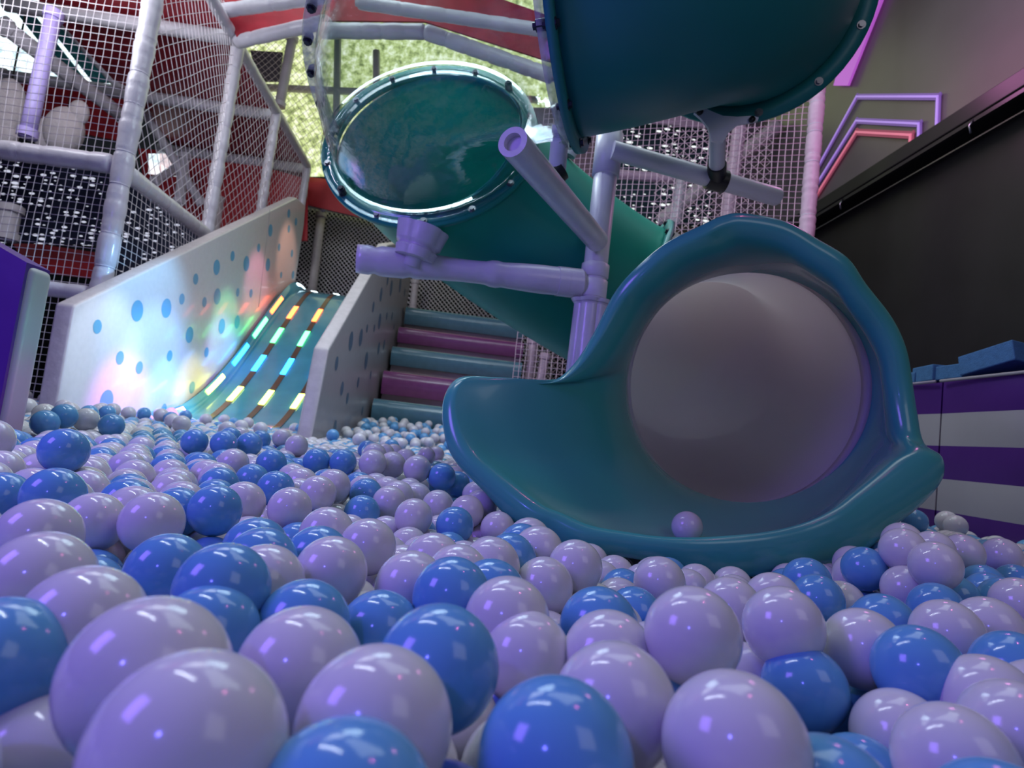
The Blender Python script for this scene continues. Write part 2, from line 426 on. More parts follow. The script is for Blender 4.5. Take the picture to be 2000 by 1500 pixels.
# ------------------------------------------------------------------ striped barrier
X0S = 1.80
hs = [(1790, 746), (1795, 808), (1805, 870), (1838, 937), (1790, 993)]
hz = [ (lambda p: p.z)(onA(x, y, X0S)) for x, y in hs]
hz2 = [onA(2000, y, X0S).z for y in (732, 800, 873, 948, 1023)]
zz = [(a+b)/2 for a, b in zip(hz, hz2)]; zz.append(0.02)
def barrier(y0, y1, label, bulge):
    root = thing('striped_barrier', label, 'padded barrier', gA((y0+y1)/2, X0S+.07))
    for i in range(5):
        zt, zb = zz[i], zz[i+1]
        bm = bmesh.new(); n = 14; rows = []
        for j in range(9):
            v = j/8; row = []
            for k in range(n+1):
                y = y0+(y1-y0)*k/n; e = min(k, n-k)/n
                off = bulge*(1-math.exp(-e*14))*(.8+.2*math.sin(PI*v))
                row.append(bm.verts.new(gA(y, X0S+.02-off)+Z*(zb+(zt-zb)*v)))
            rows.append(row)
        for j in range(8):
            for k in range(n): bm.faces.new((rows[j][k], rows[j][k+1], rows[j+1][k+1], rows[j+1][k]))
        rr = bmesh.ops.extrude_face_region(bm, geom=list(bm.faces))
        bmesh.ops.translate(bm, vec=nA*.14, verts=[g for g in rr['geom'] if isinstance(g, bmesh.types.BMVert)])
        autosmooth(link('purple_stripe' if i % 2 == 0 else 'white_stripe', bm, M['purple'] if i % 2 == 0 else M['stripe_white'], root), 50)
    bm = bmesh.new(); sweep(bm, [gA(y0+.01, X0S)+Z*(zz[0]+.001), gA(y1-.01, X0S)+Z*(zz[0]+.001)], .006, 8)
    link('top_piping', bm, M['stripe_white'], root)
yS = onA(1831, 760, X0S).y
barrier(-.1, yS-.004, 'striped purple and white padded barrier, nearer section at right edge', .018)
barrier(yS+.004, 5.2, 'striped purple and white padded barrier, farther section partly behind slide mouth', .018)

# blue foam blocks on the barrier
blk = [(1955, 708, .20, .15, .24, 'large tilted blue foam block at right end of the barrier top'),
       (1885, 728, .15, .11, .05, 'blue foam block left of the large tilted one on the barrier'),
       (1838, 730, .14, .13, -.08, 'blue foam block on the barrier just right of the smallest one'),
       (1795, 738, .13, .09, .1, 'small blue foam block on the barrier nearest the slide mouth')]
for (x, y, L, h, rz, lb) in blk:
    h *= .62
    p = onA(x, y+10, X0S+.1); p.z = zz[0]+h/2*.8+.012
    bm = bmesh.new(); add_box(bm, (0, 0, 0), Vector((.075, 0, 0)), Vector((0, L/2, 0)), Z*h/2*.8); bevel(bm, .004, 2)
    bmesh.ops.rotate(bm, verts=bm.verts, cent=(0, 0, 0), matrix=Matrix.Rotation(rz, 3, 'Z'))
    if h > .085:
        bmesh.ops.rotate(bm, verts=bm.verts, cent=(0, 0, 0), matrix=Matrix.Rotation(-.22, 3, 'X')); p.z += .02
    bmesh.ops.translate(bm, verts=bm.verts, vec=p)
    tag(link('foam_block', bm, M['block'], smooth=False), lb, 'foam block', 'foam blocks on the striped barrier')

# ------------------------------------------------------------------ purple pad at the left edge
root = thing('padded_wall_end', 'dark purple padded wall end with rounded white side at left edge', 'padded wall', W(60, 700, .98))
a = at_y(77, 505, .98); b = at_y(4, 890, .98)     # seam between purple and white
zt = a.z
d2 = Vector((-1, -.55, 0)).normalized(); n2 = Vector((.55, -1, 0)).normalized()
bm = bmesh.new()
base = Vector((-1.235, 1.567, 0)); d2 = Vector((-1, 0, 0)); n2 = Vector((0, -1, 0)); zt = at_y(95, 522, 1.02).z
def rise(bm, amt):
    for v in bm.verts:
        if v.co.z > zt*.5: v.co.z += amt*min(1, max(0, (-1.25-v.co.x)/.3))
add_box(bm, Vector((-1.262, 1.568, zt/2)), Vector((.027, 0, 0)), Vector((0, .040, 0)), Z*zt/2); bevel(bm, .02, 5)
autosmooth(link('white_end', bm, M['stripe_white'], root), 50)
bm = bmesh.new()
for k in range(6):
    add_box(bm, Vector((-1.245-.075-.15*k, 1.562, zt/2+.002)), Vector((.075, 0, 0)), Vector((0, .040, 0)), Z*(zt/2+.002))
bmesh.ops.remove_doubles(bm, verts=bm.verts, dist=.0005); rise(bm, .13)
autosmooth(link('purple_pad', bm, M['purple'], root), 50)

# ------------------------------------------------------------------ slide with LED strips
X1, X2 = -2.095, -.82
prof_px = [(250, 832), (330, 822), (365, 800), (400, 770), (450, 712), (500, 642), (545, 582), (566, 561)]
prof = [(lambda p: (p.y, p.z))(onA(x, y, X1)) for x, y in prof_px]
yend = prof[-1][0]
prof = [(prof[0][0]-.5, prof[0][1]-.03)] + prof + [(yend+.16, prof[-1][1]+.015), (yend+.9, prof[-1][1]+.01)]
def prof_at(y):
    for (a0, z0), (a1, z1) in zip(prof, prof[1:]):
        if a0 <= y <= a1:
            return z0+(z1-z0)*(y-a0)/(a1-a0)
    return prof[0][1] if y < prof[0][0] else prof[-1][1]
def prof_s(y): return sum(prof_at(y+o) for o in (-.18, -.09, 0, .09, .18))/5
YF, YB = prof[0][0]+.05, prof[-1][0]-.02
slide = thing('led_slide', 'wide blue play slide with rows of coloured light segments between white walls', 'slide', gA(YF, (X1+X2)/2)+Z*.3)
WID = X2-X1
def sl(y, u, lift=0):      # u across 0..1
    e = 0
    for edge in (u, 1-u):
        if edge < .055: e = max(e, .09*(1-edge/.055)**.5 if edge > 0 else .09)
    dz = prof_s(y+.02)-prof_s(y-.02); n = Vector((0, -dz, .04)).normalized()
    return gA(y, X1+.03+(WID-.06)*u)+Z*(prof_s(y)+e) + n*lift
bm = bmesh.new(); NY = 70; us = [0, .006, .015, .03, .045, .055, .08]+[i/20 for i in range(2, 19)]+[.92, .945, .955, .97, .985, .994, 1]
g = [[bm.verts.new(sl(YF+(YB-YF)*j/NY, u)) for u in us] for j in range(NY+1)]
for j in range(NY):
    for k in range(len(us)-1): bm.faces.new((g[j][k], g[j][k+1], g[j+1][k+1], g[j+1][k]))
o = link('slide_bed', bm, M['slide'], slide); md = o.modifiers.new('s', 'SOLIDIFY'); md.thickness = .02; md.offset = -1
def band(u0, u1, y0, y1, lift, n=10):
    bm = bmesh.new(); A = [[bm.verts.new(sl(y0+(y1-y0)*j/n, u, lift)) for u in (u0, u1)] for j in range(n+1)]
    for j in range(n): bm.faces.new((A[j][0], A[j][1], A[j+1][1], A[j+1][0]))
    rr = bmesh.ops.extrude_face_region(bm, geom=list(bm.faces))
    bmesh.ops.translate(bm, vec=Vector((0, -.003, .004)), verts=[q for q in rr['geom'] if isinstance(q, bmesh.types.BMVert)])
    return bm
rowy = []
for (x, y) in ((578, 572), (544, 612), (513, 657), (471, 710), (425, 771), (371, 829)):
    # find distance along the bed where strip A shows each row
    best = min((abs(pxof(sl(yy, .17))[1]-y), yy) for yy in [YF+(YB-YF)*i/300 for i in range(301)]); rowy.append(best[1])
cols = ['white', 'red', 'green', 'blue', 'yellow', 'pink']
for u in (.17, .38, .59, .80):
    s = link('dark_strip', band(u-.019, u+.019, YF+.05, YB-.1, .002, 50), M['strip'], slide, smooth=False)
    for c, yy in zip(cols, rowy):
        L = .15
        link('light_segment', band(u-.019, u+.019, yy-L*.7, yy+L*.7, .008, 6), LED[c], s, smooth=False)
for u in (.028, .972):
    for c, yy in zip(cols, rowy):
        link('edge_reflection', band(u-.010, u+.012, yy-.14, yy+.14, .004, 6), LED[c], slide, smooth=False)  # reflections of the light rows on the side lips, put in as glowing bands

def side_wall(x0, th, top_px, y0, y1, label, dots, dm, seam=None):
    """white padded wall: outline in its own vertical plane, rounded border, dots in the surface"""
    top = [onA(px, py, x0) for px, py in top_px]
    pts = [gA(y0, x0)+Z*.05] + top + [gA(y1, x0)+Z*.05]
    root = thing('slide_side_wall', label, 'padded wall', gA((y0+y1)/2, x0))
    bm = bmesh.new(); vs = [bm.verts.new(p) for p in pts]; f = bm.faces.new(vs)
    rr = bmesh.ops.extrude_face_region(bm, geom=[f]); bmesh.ops.translate(bm, vec=-nA*th, verts=[q for q in rr['geom'] if isinstance(q, bmesh.types.BMVert)])
    bmesh.ops.bevel(bm, geom=list(bm.edges), offset=.016, segments=4, profile=.5, affect='EDGES')
    for f in bm.faces:
        f.normal_update()
        f.material_index = 0 if abs(f.normal.dot(nA)) > .8 else 1
    for (px, py, h) in dots:
        c = onA(px, py, x0); d = (c-CAM).dot(fw); r = h/2*d/F
        ring = [bm.verts.new(c+nA*.0015+(dA*math.cos(t*PI/12)+Z*math.sin(t*PI/12))*r) for t in range(24)]
        f = bm.faces.new(ring); f.material_index = 2
    bmesh.ops.recalc_face_normals(bm, faces=bm.faces)
    o = link('wall_panel', bm, [M['wall_white'] if dm == M['dot'] else M['wall_shaded'], M['edge'], dm], root); autosmooth(o, 30)
    if seam:
        a, b = onA(*seam[0], x0), onA(*seam[1], x0)
        bm = bmesh.new(); sweep(bm, [a+nA*.0005, b+nA*.0005], .0022, 6); link('seam', bm, M['seam'], root)
    return root
d1 = [(190,638,28),(268,607,42),(325,602,38),(355,584,22),(399,590,20),(370,654,32),(234,699,27),(272,718,25),(331,695,22),(382,545,22),(423,522,30),
      (454,500,20),(481,515,30),(424,579,32),(464,571,17),(490,573,17),(505,484,17),(528,450,24),(523,517,25),(545,483,15),(433,637,30),(463,629,26),
      (403,688,20),(208,783,44),(320,798,20),(375,757,24),(564,417,17),(578,433,15),(564,447,15),(570,495,15),(549,537,13),(572,537,16)]
yf1 = onA(118, 762, X1).y; yb1 = onA(593, 450, X1).y
side_wall(X1, .10, [(146, 597), (580, 386), (597, 402), (594, 440)], yf1, yb1, 'left white slide wall with light blue dots and rainbow light on it', d1, M['dot'],
          ((527, 410), (505, 600)))
c2 = lambda L: [(540+.35*x, 400+.35*y, h*.35) for x, y, h in L]
d2_ = c2([(415,760,110),(470,740,100),(335,885,80),(500,870,100),(575,650,90),(583,500,80),(540,570,60),(620,420,60),(640,465,90),(690,450,80),(505,690,50),
          (545,690,45),(570,800,70),(600,780,60),(455,990,60),(365,1025,80),(395,1080,65),(325,1240,80),(478,1150,50),(525,950,50),(615,620,45),(645,620,45),
          (715,490,45),(705,590,35),(655,680,35)])
yf2 = onA(612, 800, X2).y; yb2 = onA(790, 620, X2).y
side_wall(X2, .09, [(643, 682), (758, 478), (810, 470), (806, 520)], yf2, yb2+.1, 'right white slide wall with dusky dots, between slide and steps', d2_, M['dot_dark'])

# added coloured spots that strengthen the rainbow glow on the dotted wall
for i, (px, py, c_, e_, sp_) in enumerate(((290, 610, (.25, .6, 1), 5, 62), (300, 720, (.2, .4, 1), 6, 55), (500, 560, (1, .3, .5), 3, 40), (440, 640, (.15, 1, .35), 3, 38),
      (372, 770, (1, .85, .3), 4, 36), (430, 690, (.5, .25, 1), 4, 40), (235, 805, (.9, .2, 1), 5, 45), (320, 790, (.2, .8, 1), 4, 40), (560, 500, (1, .5, .35), 3, 42), (200, 700, (.6, .8, 1), 4, 50))):
    t_ = onA(px, py, X1); light('rainbow_spot', 'SPOT', t_+nA*.9+Z*.55-dA*.3, e_*10, c_, .05, t_, spot=sp_)
for px, py, c_ in ((100, 590, (.2, 1, .6)), (90, 700, (.3, .6, 1)), (60, 800, (1, .35, .8))):  # added spots for the rainbow glow on the white pad end
    t_ = at_y(px, py, 1.02); light('rainbow_spot', 'SPOT', t_+Vector((.8, .35, .1)), 5, c_, .04, t_, spot=24)
# ------------------------------------------------------------------ padded steps
st = [((728, 777), (722, 815)), ((748, 722), (740, 768)), ((765, 675), (760, 712)), ((778, 637), (776, 668)), ((792, 598), (790, 632))]
XE = .32
names = ['lowest teal roll step rising out of the balls', 'lower purple roll step, second from the bottom', 'teal roll step between the two purple ones',
         'upper purple roll step, second from the top', 'topmost teal roll step under the net']
zprev = .3
for i, ((tx, ty), (bx_, by_)) in enumerate(st):
    pt = onA(tx, ty, X2+.02); y = pt.y; z1 = pt.z; pb = onA(bx_, by_, X2+.02); z0 = pb.z + (z1-pb.z)*0.0
    z0 = CAM.z + ray(bx_, by_).z*(y/ray(bx_, by_).y) if i else z1-.22
    xr = X2+.03; L = 1.30
    root = thing('padded_step', names[i], 'step', gA(y, X2+.6)+Z*z0, 'padded steps beside the slide')
    pa = gA(y, X2+.03); across = Vector((1, -K*0+.06, 0)).normalized()
    Ls = 1.28 + .02*i
    bm = bmesh.new(); h = z1-z0
    prf = [(0.0, z0), (-.012, z0+h*.1), (-.03, z0+h*.35), (-.034, z0+h*.6), (-.022, z0+h*.85), (0.005, z0+h*.97), (.05, z1), (.10, z1), (.10, z0)]
    A = [bm.verts.new(pa+dA*a_+Z*(b_)) for a_, b_ in prf]; B = [bm.verts.new(pa+across*Ls+dA*a_+Z*b_) for a_, b_ in prf]
    for v in A+B: v.co.z += 0
    n = len(prf)
    for k in range(n): bm.faces.new((A[k], A[(k+1) % n], B[(k+1) % n], B[k]))
    bm.faces.new(A); bm.faces.new(B)
    autosmooth(link('roll_cushion', bm, M['step_teal'] if i % 2 == 0 else M['step_purple'], root), 40)
    ynext = onA(st[i+1][0][0], st[i+1][0][1], X2+.02).y if i < 4 else y+.6
    bm = bmesh.new(); add_box(bm, pa+across*Ls/2+dA*((ynext-y)/2+.05)+Z*(z1-.03), across*Ls/2, dA*((ynext-y)/2-.02), Z*.025)
    link('tread', bm, M['tread'], root, smooth=False)
    bm = bmesh.new(); add_box(bm, pa+across*Ls/2+dA*((ynext-y)/2+.05)+Z*((z1-.055)/2+.0), across*Ls/2, dA*((ynext-y)/2-.03), Z*((z1-.055)/2))
    link('base_block', bm, M['tread'], root, smooth=False)
    zprev = z1
ystep0 = onA(728, 777, X2+.02).y

# ------------------------------------------------------------------ spiral tube slide
tube = thing('spiral_tube_slide', 'big teal spiral tube slide with clear bend and wavy open mouth over the balls', 'tube slide', W(1170, 980, 1.5))
RTB = .355
Lc = W(1100, 2, 1.13); Rr = W(1452, -8, 1.38); R1 = W(838, 272, 1.51); F2 = W(1222, 590, 1.85); C0 = W(1462, 757, 1.22)
tL = Vector((-1, .28, -.12)).normalized(); tRr = Vector((-.25, -1, -.25)).normalized(); t1 = (ray(838, 277).normalized()*math.cos(.68)+Vector((.36, 0, -.93))*math.sin(.68)).normalized()
tF = Vector((.95, .05, -.35)).normalized(); tC = (-fw*1.0).normalized()
def shell(name, pts, r, m, seg=56, th=.010):
    bm = bmesh.new(); hollow(bm, pts, r, r-th, seg); return link(name, bm, m, tube)
shell('upper_teal_bend', bez(Rr, Rr+tRr*.24, Lc-tL*.24, Lc, 28), RTB, M['teal_body'])
clearp = bez(Lc, Lc+tL*.30, R1-t1*.36, R1, 32)
shell('clear_bend', clearp, RTB, M['clear'], th=.006)
greenp = bez(R1, R1+t1*.20, F2-tF*.32, F2, 26)
shell('green_section', greenp, RTB, M['green_in'])
whitep = bez(F2, F2+tF*.42, C0-tC*.75, C0, 30)
shell('white_section', whitep, RTB+.01, M['grey_white'])
def flange(c, t, m, nb=12, r=RTB, bolts=None, ph=0, bm_mat='darkbolt', wdt=.045, label=None):
    bm = bmesh.new(); hollow(bm, [c-t*.010, c+t*.010], r+wdt, r-.002, 64)
    f = link('flange', bm, m, tube)
    if label: f['label'] = label
    for p in ring_pts(c, t, r+wdt*.55, nb, ph):
        b = bmesh.new(); sweep(b, [p-t*.020, p+t*.020], .009, 6); sweep(b, [p-t*.013, p+t*.013], .014, 10)
        autosmooth(link('bolt', b, M[bm_mat], f), 30)
flange(Lc-tL*.02, tL, M['teal_body']); flange(Lc+tL*.004, tL, M['clear_rim'], nb=4, wdt=.03)
flange(Rr, tRr, M['teal_body'], bm_mat='steel', wdt=.06)
flange(R1+t1*.012, t1, M['green_in'], nb=14, bm_mat='steel', wdt=.05); flange(R1-t1*.012, t1, M['clear'], nb=2, wdt=.045)
flange(F2, tF, M['teal_body'], nb=12)
# rising white drainage cap inside the green part
# clear seam flange running along the outer side of the clear bend (two moulded halves)
fr = frames(clearp); outer = []
ctr = (Lc+R1)/2 + Vector((.25, .35, 0))
seamA, seamB = [], []
for p, (t, u, v) in zip(clearp, fr):
    o_ = p-ctr; o_ = (o_-t*o_.dot(t)); o_.z *= .2; o_ = (o_-t*o_.dot(t)).normalized()
    o_ = (o_ + Z*.12 - t*(Z*.12).dot(t)).normalized()
    seamA.append(p+o_*(RTB-.002)); seamB.append(p+o_*(RTB+.045)); outer.append((o_, t))
bm = bmesh.new()
for sgn in (-.007, .007):
    pass
ring = []
for i in range(len(seamA)):
    s = outer[i][0].cross(outer[i][1]).normalized()*.008
    ring.append([bm.verts.new(q) for q in (seamA[i]-s, seamB[i]-s, seamB[i]+s, seamA[i]+s)])
for i in range(len(ring)-1):
    for k in range(4): bm.faces.new((ring[i][k], ring[i][(k+1) % 4], ring[i+1][(k+1) % 4], ring[i+1][k]))
bm.faces.new(ring[0]); bm.faces.new(ring[-1])
sf = link('seam_flange', bm, M['clear_rim'], tube, smooth=False)
for i in range(2, len(seamA)-1, 3):
    s = outer[i][0].cross(outer[i][1]).normalized(); p = seamA[i].lerp(seamB[i], .6)
    b = bmesh.new(); sweep(b, [p-s*.022, p+s*.022], .010, 6); sweep(b, [p-s*.013, p+s*.013], .015, 10); autosmooth(link('bolt', b, M['darkbolt'], sf), 30)
# small round plug inside the green section
pg = greenp[13]; tt, uu, vv = frames(greenp)[13]

# ---- wavy mouth: loops from the round opening to the lip, then over the rim
CP = [(1450,417,-90,1.00,24,0),(1530,432,-72,1.0,24,0),(1600,470,-56,1.0,26,0),(1655,505,-45,1.0,28,0),(1690,555,-33,1.01,28,0),(1740,620,-20,1.02,32,0),
      (1768,680,-9,1.02,30,0),(1780,745,0,1.02,30,0),(1790,810,9,1.01,32,0),(1803,866,17,.99,36,0),(1838,893,23,.94,50,.0),(1838,938,30,.92,92,.0),
      (1792,992,38,.90,100,.0),(1735,1035,47,.88,96,.01),(1685,1078,54,.86,100,.01),(1600,1108,63,.845,92,.02),(1500,1123,73,.83,84,.02),(1380,1128,84,.82,82,.02),
      (1270,1097,95,.82,56,.02),(1190,1084,104,.825,58,.02),(1105,1070,113,.83,66,.02),(1050,1035,122,.84,58,.02),(1000,1018,130,.845,66,.01),(945,960,140,.86,54,.01),
      (885,895,150,.88,44,.0),(865,830,160,.90,32,.0),(868,775,168,.92,24,.0),(892,740,174,.94,20,0),(935,735,180,.96,16,0),(1000,748,186,.98,14,0),
      (1075,745,192,1.0,14,0),(1120,712,199,1.01,16,0),(1160,650,206,1.02,20,0),(1198,575,217,1.03,26,0),(1240,525,229,1.02,26,0),(1300,475,243,1.01,24,0),(1370,440,256,1.0,24,0),(1410,422,263,1.0,24,0)]
def cr(P, t, per=None):
    n = len(P); i = int(math.floor(t)); f = t-i
    q = [list(P[(i+k) % n]) for k in (-1, 0, 1, 2)]
    if True:   # unwrap the angle
        for k in range(4):
            while q[k][2]-q[1][2] > 180: q[k][2] -= 360
            while q[k][2]-q[1][2] < -180: q[k][2] += 360
    return [.5*((2*b)+(-a+c)*f+(2*a-5*b+4*c-d)*f*f+(-a+3*b-3*c+d)*f**3) for a, b, c, d in zip(*q)]
NS = 190; loops = []
# opening circle (parallel to the sensor plane in the place it stands)
ax_r, ax_u = RT, UP
rows = [[] for _ in range(26)]
for k in range(NS):
    x, y, ang, d, inset, _ = cr(CP, k*len(CP)/NS)
    a = math.radians(ang)
    A = C0 + (ax_r*math.cos(a)*.366 - ax_u*math.sin(a)*.342)
    sil = W(x, y, d)
    v = Vector((1462-x, 757-y)).normalized(); 
    crest = W(x+v.x*inset, y+v.y*inset, d-.012)
    inw = (W(x+v.x*10, y+v.y*10, d)-sil).normalized()
    j = 0
    back = -tC*-1
    # A -> crest : leaves the circle along the axis, flares out
    ln = (crest-A).length
    b1 = A - fw*ln*.42; dip = max(0, math.sin(a))
    b1 -= Z*.03*dip; b2 = crest + fw*(.03+.10*dip) + inw*ln*.20*(1-dip) - Z*.085*dip
    for i in range(13):
        t = i/12; s = 1-t
        rows[j].append(A*s**3+b1*3*s*s*t+b2*3*s*t*t+crest*t**3); j += 1
    # rim: crest -> silhouette -> tucked under
    rim = (sil-crest); rl = rim.length; out = rim.normalized()
    tuck = sil + fw*(.05+rl*.5) + inw*.02
    c1 = crest - fw*min(.03, rl*.45) + out*rl*.35; c2_ = sil - fw*min(.025, rl*.4)*.6 + out*.004
    for i in range(1, 8):
        t = i/7; s = 1-t
        rows[j].append(crest*s**3+c1*3*s*s*t+c2_*3*s*t*t+sil*t**3); j += 1
    far = A.lerp(C0, -.06) - fw*.0
    d0 = tuck
    far2 = A + (A-C0).normalized()*.035 - fw*.05
    for i in range(1, 7):
        t = i/6; s = 1-t
        q1 = sil + fw*.04 + out*.0; q2 = far2.lerp(sil, .45) + fw*.06
        rows[j].append(sil*s**3+q1*3*s*s*t+q2*3*s*t*t+far2*t**3); j += 1
bm = bmesh.new(); V = [[bm.verts.new(p) for p in r] for r in rows if r]
for i in range(len(V)-1):
    for k in range(NS): bm.faces.new((V[i][k], V[i][(k+1) % NS], V[i+1][(k+1) % NS], V[i+1][k]))
mouth = link('wavy_mouth', bm, M['teal'], tube); tag(mouth, 'glossy teal flared mouth with wavy lip')
bm = bmesh.new(); hollow(bm, [C0-fw*.004, C0+fw*.03], .374, .352, 80)
link('inner_collar', bm, M['grey_white'], tube)

# ------------------------------------------------------------------ central support pole with arms
pole_b = W(1150, 640, 1.5); px0 = pole_b.x; py0 = pole_b.y
pole = thing('support_pole', 'white steel support pole with arms holding the spiral tube', 'support pole', (px0, py0, 0))
PX = lambda z: Vector((px0, py0, z))
zA = on_plane(1186, 235, Vector((0, py0, 0)), Vector((0, 1, 0))).z
def zpole(py):
    best = min(((pxof(PX(z/200))[1]-py)**2, z/200) for z in range(0, 640)); return best[1]
bm = bmesh.new(); sweep(bm, [PX(0), PX(zpole(210)+.25)], .044, 28); link('pole_shaft', bm, M['wht_pipe'], pole)
for (ya, yb) in ((345, 262), (545, 515), (582, 548)):
    bm = bmesh.new(); sweep(bm, [PX(zpole(ya)), PX(zpole(ya)+.004), PX(zpole(yb)-.004), PX(zpole(yb))], [.044, .051, .051, .044], 28)
    link('pole_collar', bm, M['wht_pipe'], pole)
# foam skirt low on the pole: fluted vinyl gathered round it
def fluted(c0, c1, r0, r1, nf, m, parent, name='gathered_sleeve', amp=.12):
    c0, c1 = Vector(c0), Vector(c1); t = (c1-c0).normalized(); u = t.orthogonal().normalized(); v = t.cross(u)
    bm = bmesh.new(); rings = []
    N = 72; Mx = 18
    for i in range(Mx+1):
        s = i/Mx; p = c0.lerp(c1, s); pinch = .88 if abs(s-.35) < .04 else 1
        r = (r0+(r1-r0)*s)*pinch
        rings.append([bm.verts.new(p+(u*math.cos(2*PI*k/N)+v*math.sin(2*PI*k/N))*r*(1-amp*(1-abs(math.sin(nf*PI*k/N)))**2)) for k in range(N)])
    for i in range(Mx):
        for k in range(N): bm.faces.new((rings[i][k], rings[i][(k+1) % N], rings[i+1][(k+1) % N], rings[i+1][k]))
    bm.faces.new(rings[0]); bm.faces.new(rings[-1])
    return autosmooth(link(name, bm, m, parent), 60)
zt_ = zpole(588)
fluted(PX(zt_-.02), PX(zt_), .062, .078, 6, M['foam'], pole, 'sleeve_collar')
fluted(PX(.35), PX(zt_-.02), .072, .064, 6, M['foam'], pole)
# arm 1: horizontal padded arm to the left
zb1 = zpole(558)
a1 = PX(zb1); e1 = on_plane(697, 505, Vector((0, 0, zb1)), Z)
e1 = W(697, 505, 1.40); e1.z = a1.z+ (e1.z-a1.z)
pts = lerp_pts(a1+(e1-a1).normalized()*.04, e1, 40)
rads = []
for i in range(41):
    t = i/40; r = .046+.006*math.sin(t*9)
    if abs(t-.42) < .02 or abs(t-.08) < .02: r += .005
    if abs(t-.78) < .02 or abs(t-.92) < .013: r -= .006
    rads.append(r)
bm = bmesh.new(); sweep(bm, pts, rads, 26); link('left_arm', bm, M['foam'], pole)
dd = (e1-a1).normalized()
bm = bmesh.new(); hollow(bm, [a1+dd*.05, a1+dd*.14], .054, .04, 24); autosmooth(link('arm_sleeve', bm, M['foam'], pole), 40)
# gathered clamp cover above arm 1, under the clear bend
bc = W(808, 505, 1.40); tc_ = W(826, 447, 1.405)
fluted(bc, tc_, .068, .092, 5, M['foam'], pole, 'gathered_clamp_cover', .10)
bm = bmesh.new(); sweep(bm, [bc-(tc_-bc).normalized()*.03, bc+(tc_-bc).normalized()*.1], .03, 16); link('clamp_stub', bm, M['wht_pipe'], pole)
# arm 2: towards the viewer, open end
a2 = W(1166, 470, 1.47); e2 = W(1001, 277, 1.03)
d_ = (e2-a2).normalized()
bm = bmesh.new(); hollow(bm, lerp_pts(a2, e2, 20), .040, .024, 30); autosmooth(link('open_ended_arm', bm, M['foam'], pole), 50)
bm = bmesh.new(); sweep(bm, lerp_pts(a2, e2-d_*.02, 2), .0235, 24); autosmooth(link('arm_core', bm, M['wht_pipe'], pole), 50)
# arm 3: to the right with a black clamp and a Y bracket
a3 = W(1196, 293, 1.5); e3 = W(1522, 386, 1.56)
d3 = (e3-a3).normalized()
bm = bmesh.new(); sweep(bm, [a3, e3-d3*.01, e3], [.034, .034, .028], 24); autosmooth(link('right_arm', bm, M['wht_pipe'], pole), 50)
cl = a3.lerp(e3, .615)
bm = bmesh.new(); sweep(bm, [cl-d3*.035, cl+d3*.035], .042, 24); autosmooth(link('black_clamp', bm, M['rubber'], pole), 40)
topb = W(1402, 245, 1.37); dv = (topb-cl).normalized()
bm = bmesh.new(); sweep(bm, [cl, cl+dv*.085], .034, 20); autosmooth(link('clamp_neck', bm, M['rubber'], pole), 40)
bm = bmesh.new(); sweep(bm, [cl+dv*.06, topb], .028, 20); autosmooth(link('bracket_stem', bm, M['wht_pipe'], pole), 40)
yb = [(1362, 212), (1356, 220), (1370, 232), (1384, 250), (1390, 275), (1412, 278), (1424, 258), (1442, 243), (1462, 240), (1480, 236), (1482, 229), (1468, 226), (1440, 228), (1412, 226), (1392, 218), (1375, 210)]
bm = bmesh.new(); f = bm.faces.new([bm.verts.new(W(x, y, 1.345)) for x, y in yb])
rr = bmesh.ops.extrude_face_region(bm, geom=[f]); bmesh.ops.translate(bm, vec=fw*.012, verts=[q for q in rr['geom'] if isinstance(q, bmesh.types.BMVert)])
yp = link('y_bracket_plate', bm, M['wht_pipe'], pole, smooth=False)
for (x, y) in ((1368, 217), (1470, 232)):
    bm = bmesh.new(); p = W(x, y, 1.338); sweep(bm, [p, p+fw*.01], .010, 12); link('bracket_bolt', bm, M['rubber'], yp)
# arm 4: short arm behind, black clamp, upright with fin plate
a4 = PX(zpole(300)); e4 = W(1150, 228, 1.75); s4 = W(1086, 345, 1.33)
bm = bmesh.new(); sweep(bm, [a2.lerp(e2, .42)+Z*.0, s4], .022, 14); link('short_link', bm, M['rubber'], pole)
bm = bmesh.new(); sweep(bm, [W(1088, 330, 1.33), W(1096, 245, 1.30)], .029, 20); autosmooth(link('bracket_stem', bm, M['wht_pipe'], pole), 40)
bm = bmesh.new(); sweep(bm, [W(1080, 346, 1.33), W(1098, 332, 1.33)], .033, 20); autosmooth(link('black_clamp', bm, M['rubber'], pole), 40)
bm = bmesh.new(); f = bm.faces.new([bm.verts.new(W(x, y, 1.29)) for x, y in ((1096, 164), (1101, 185), (1106, 235), (1104, 272), (1092, 278), (1093, 230))])
rr = bmesh.ops.extrude_face_region(bm, geom=[f]); bmesh.ops.translate(bm, vec=fw*.02, verts=[q for q in rr['geom'] if isinstance(q, bmesh.types.BMVert)])
link('fin_plate', bm, M['wht_pipe'], pole, smooth=False)
bm = bmesh.new(); sweep(bm, [W(1153, 215, 1.62), W(1112, 305, 1.62)], .024, 16); autosmooth(link('rear_brace', bm, M['beam'], pole), 40)
bm = bmesh.new(); sweep(bm, [W(1138, 246, 1.62), W(1129, 266, 1.62)], .034, 18); autosmooth(link('black_clamp', bm, M['rubber'], pole), 40)

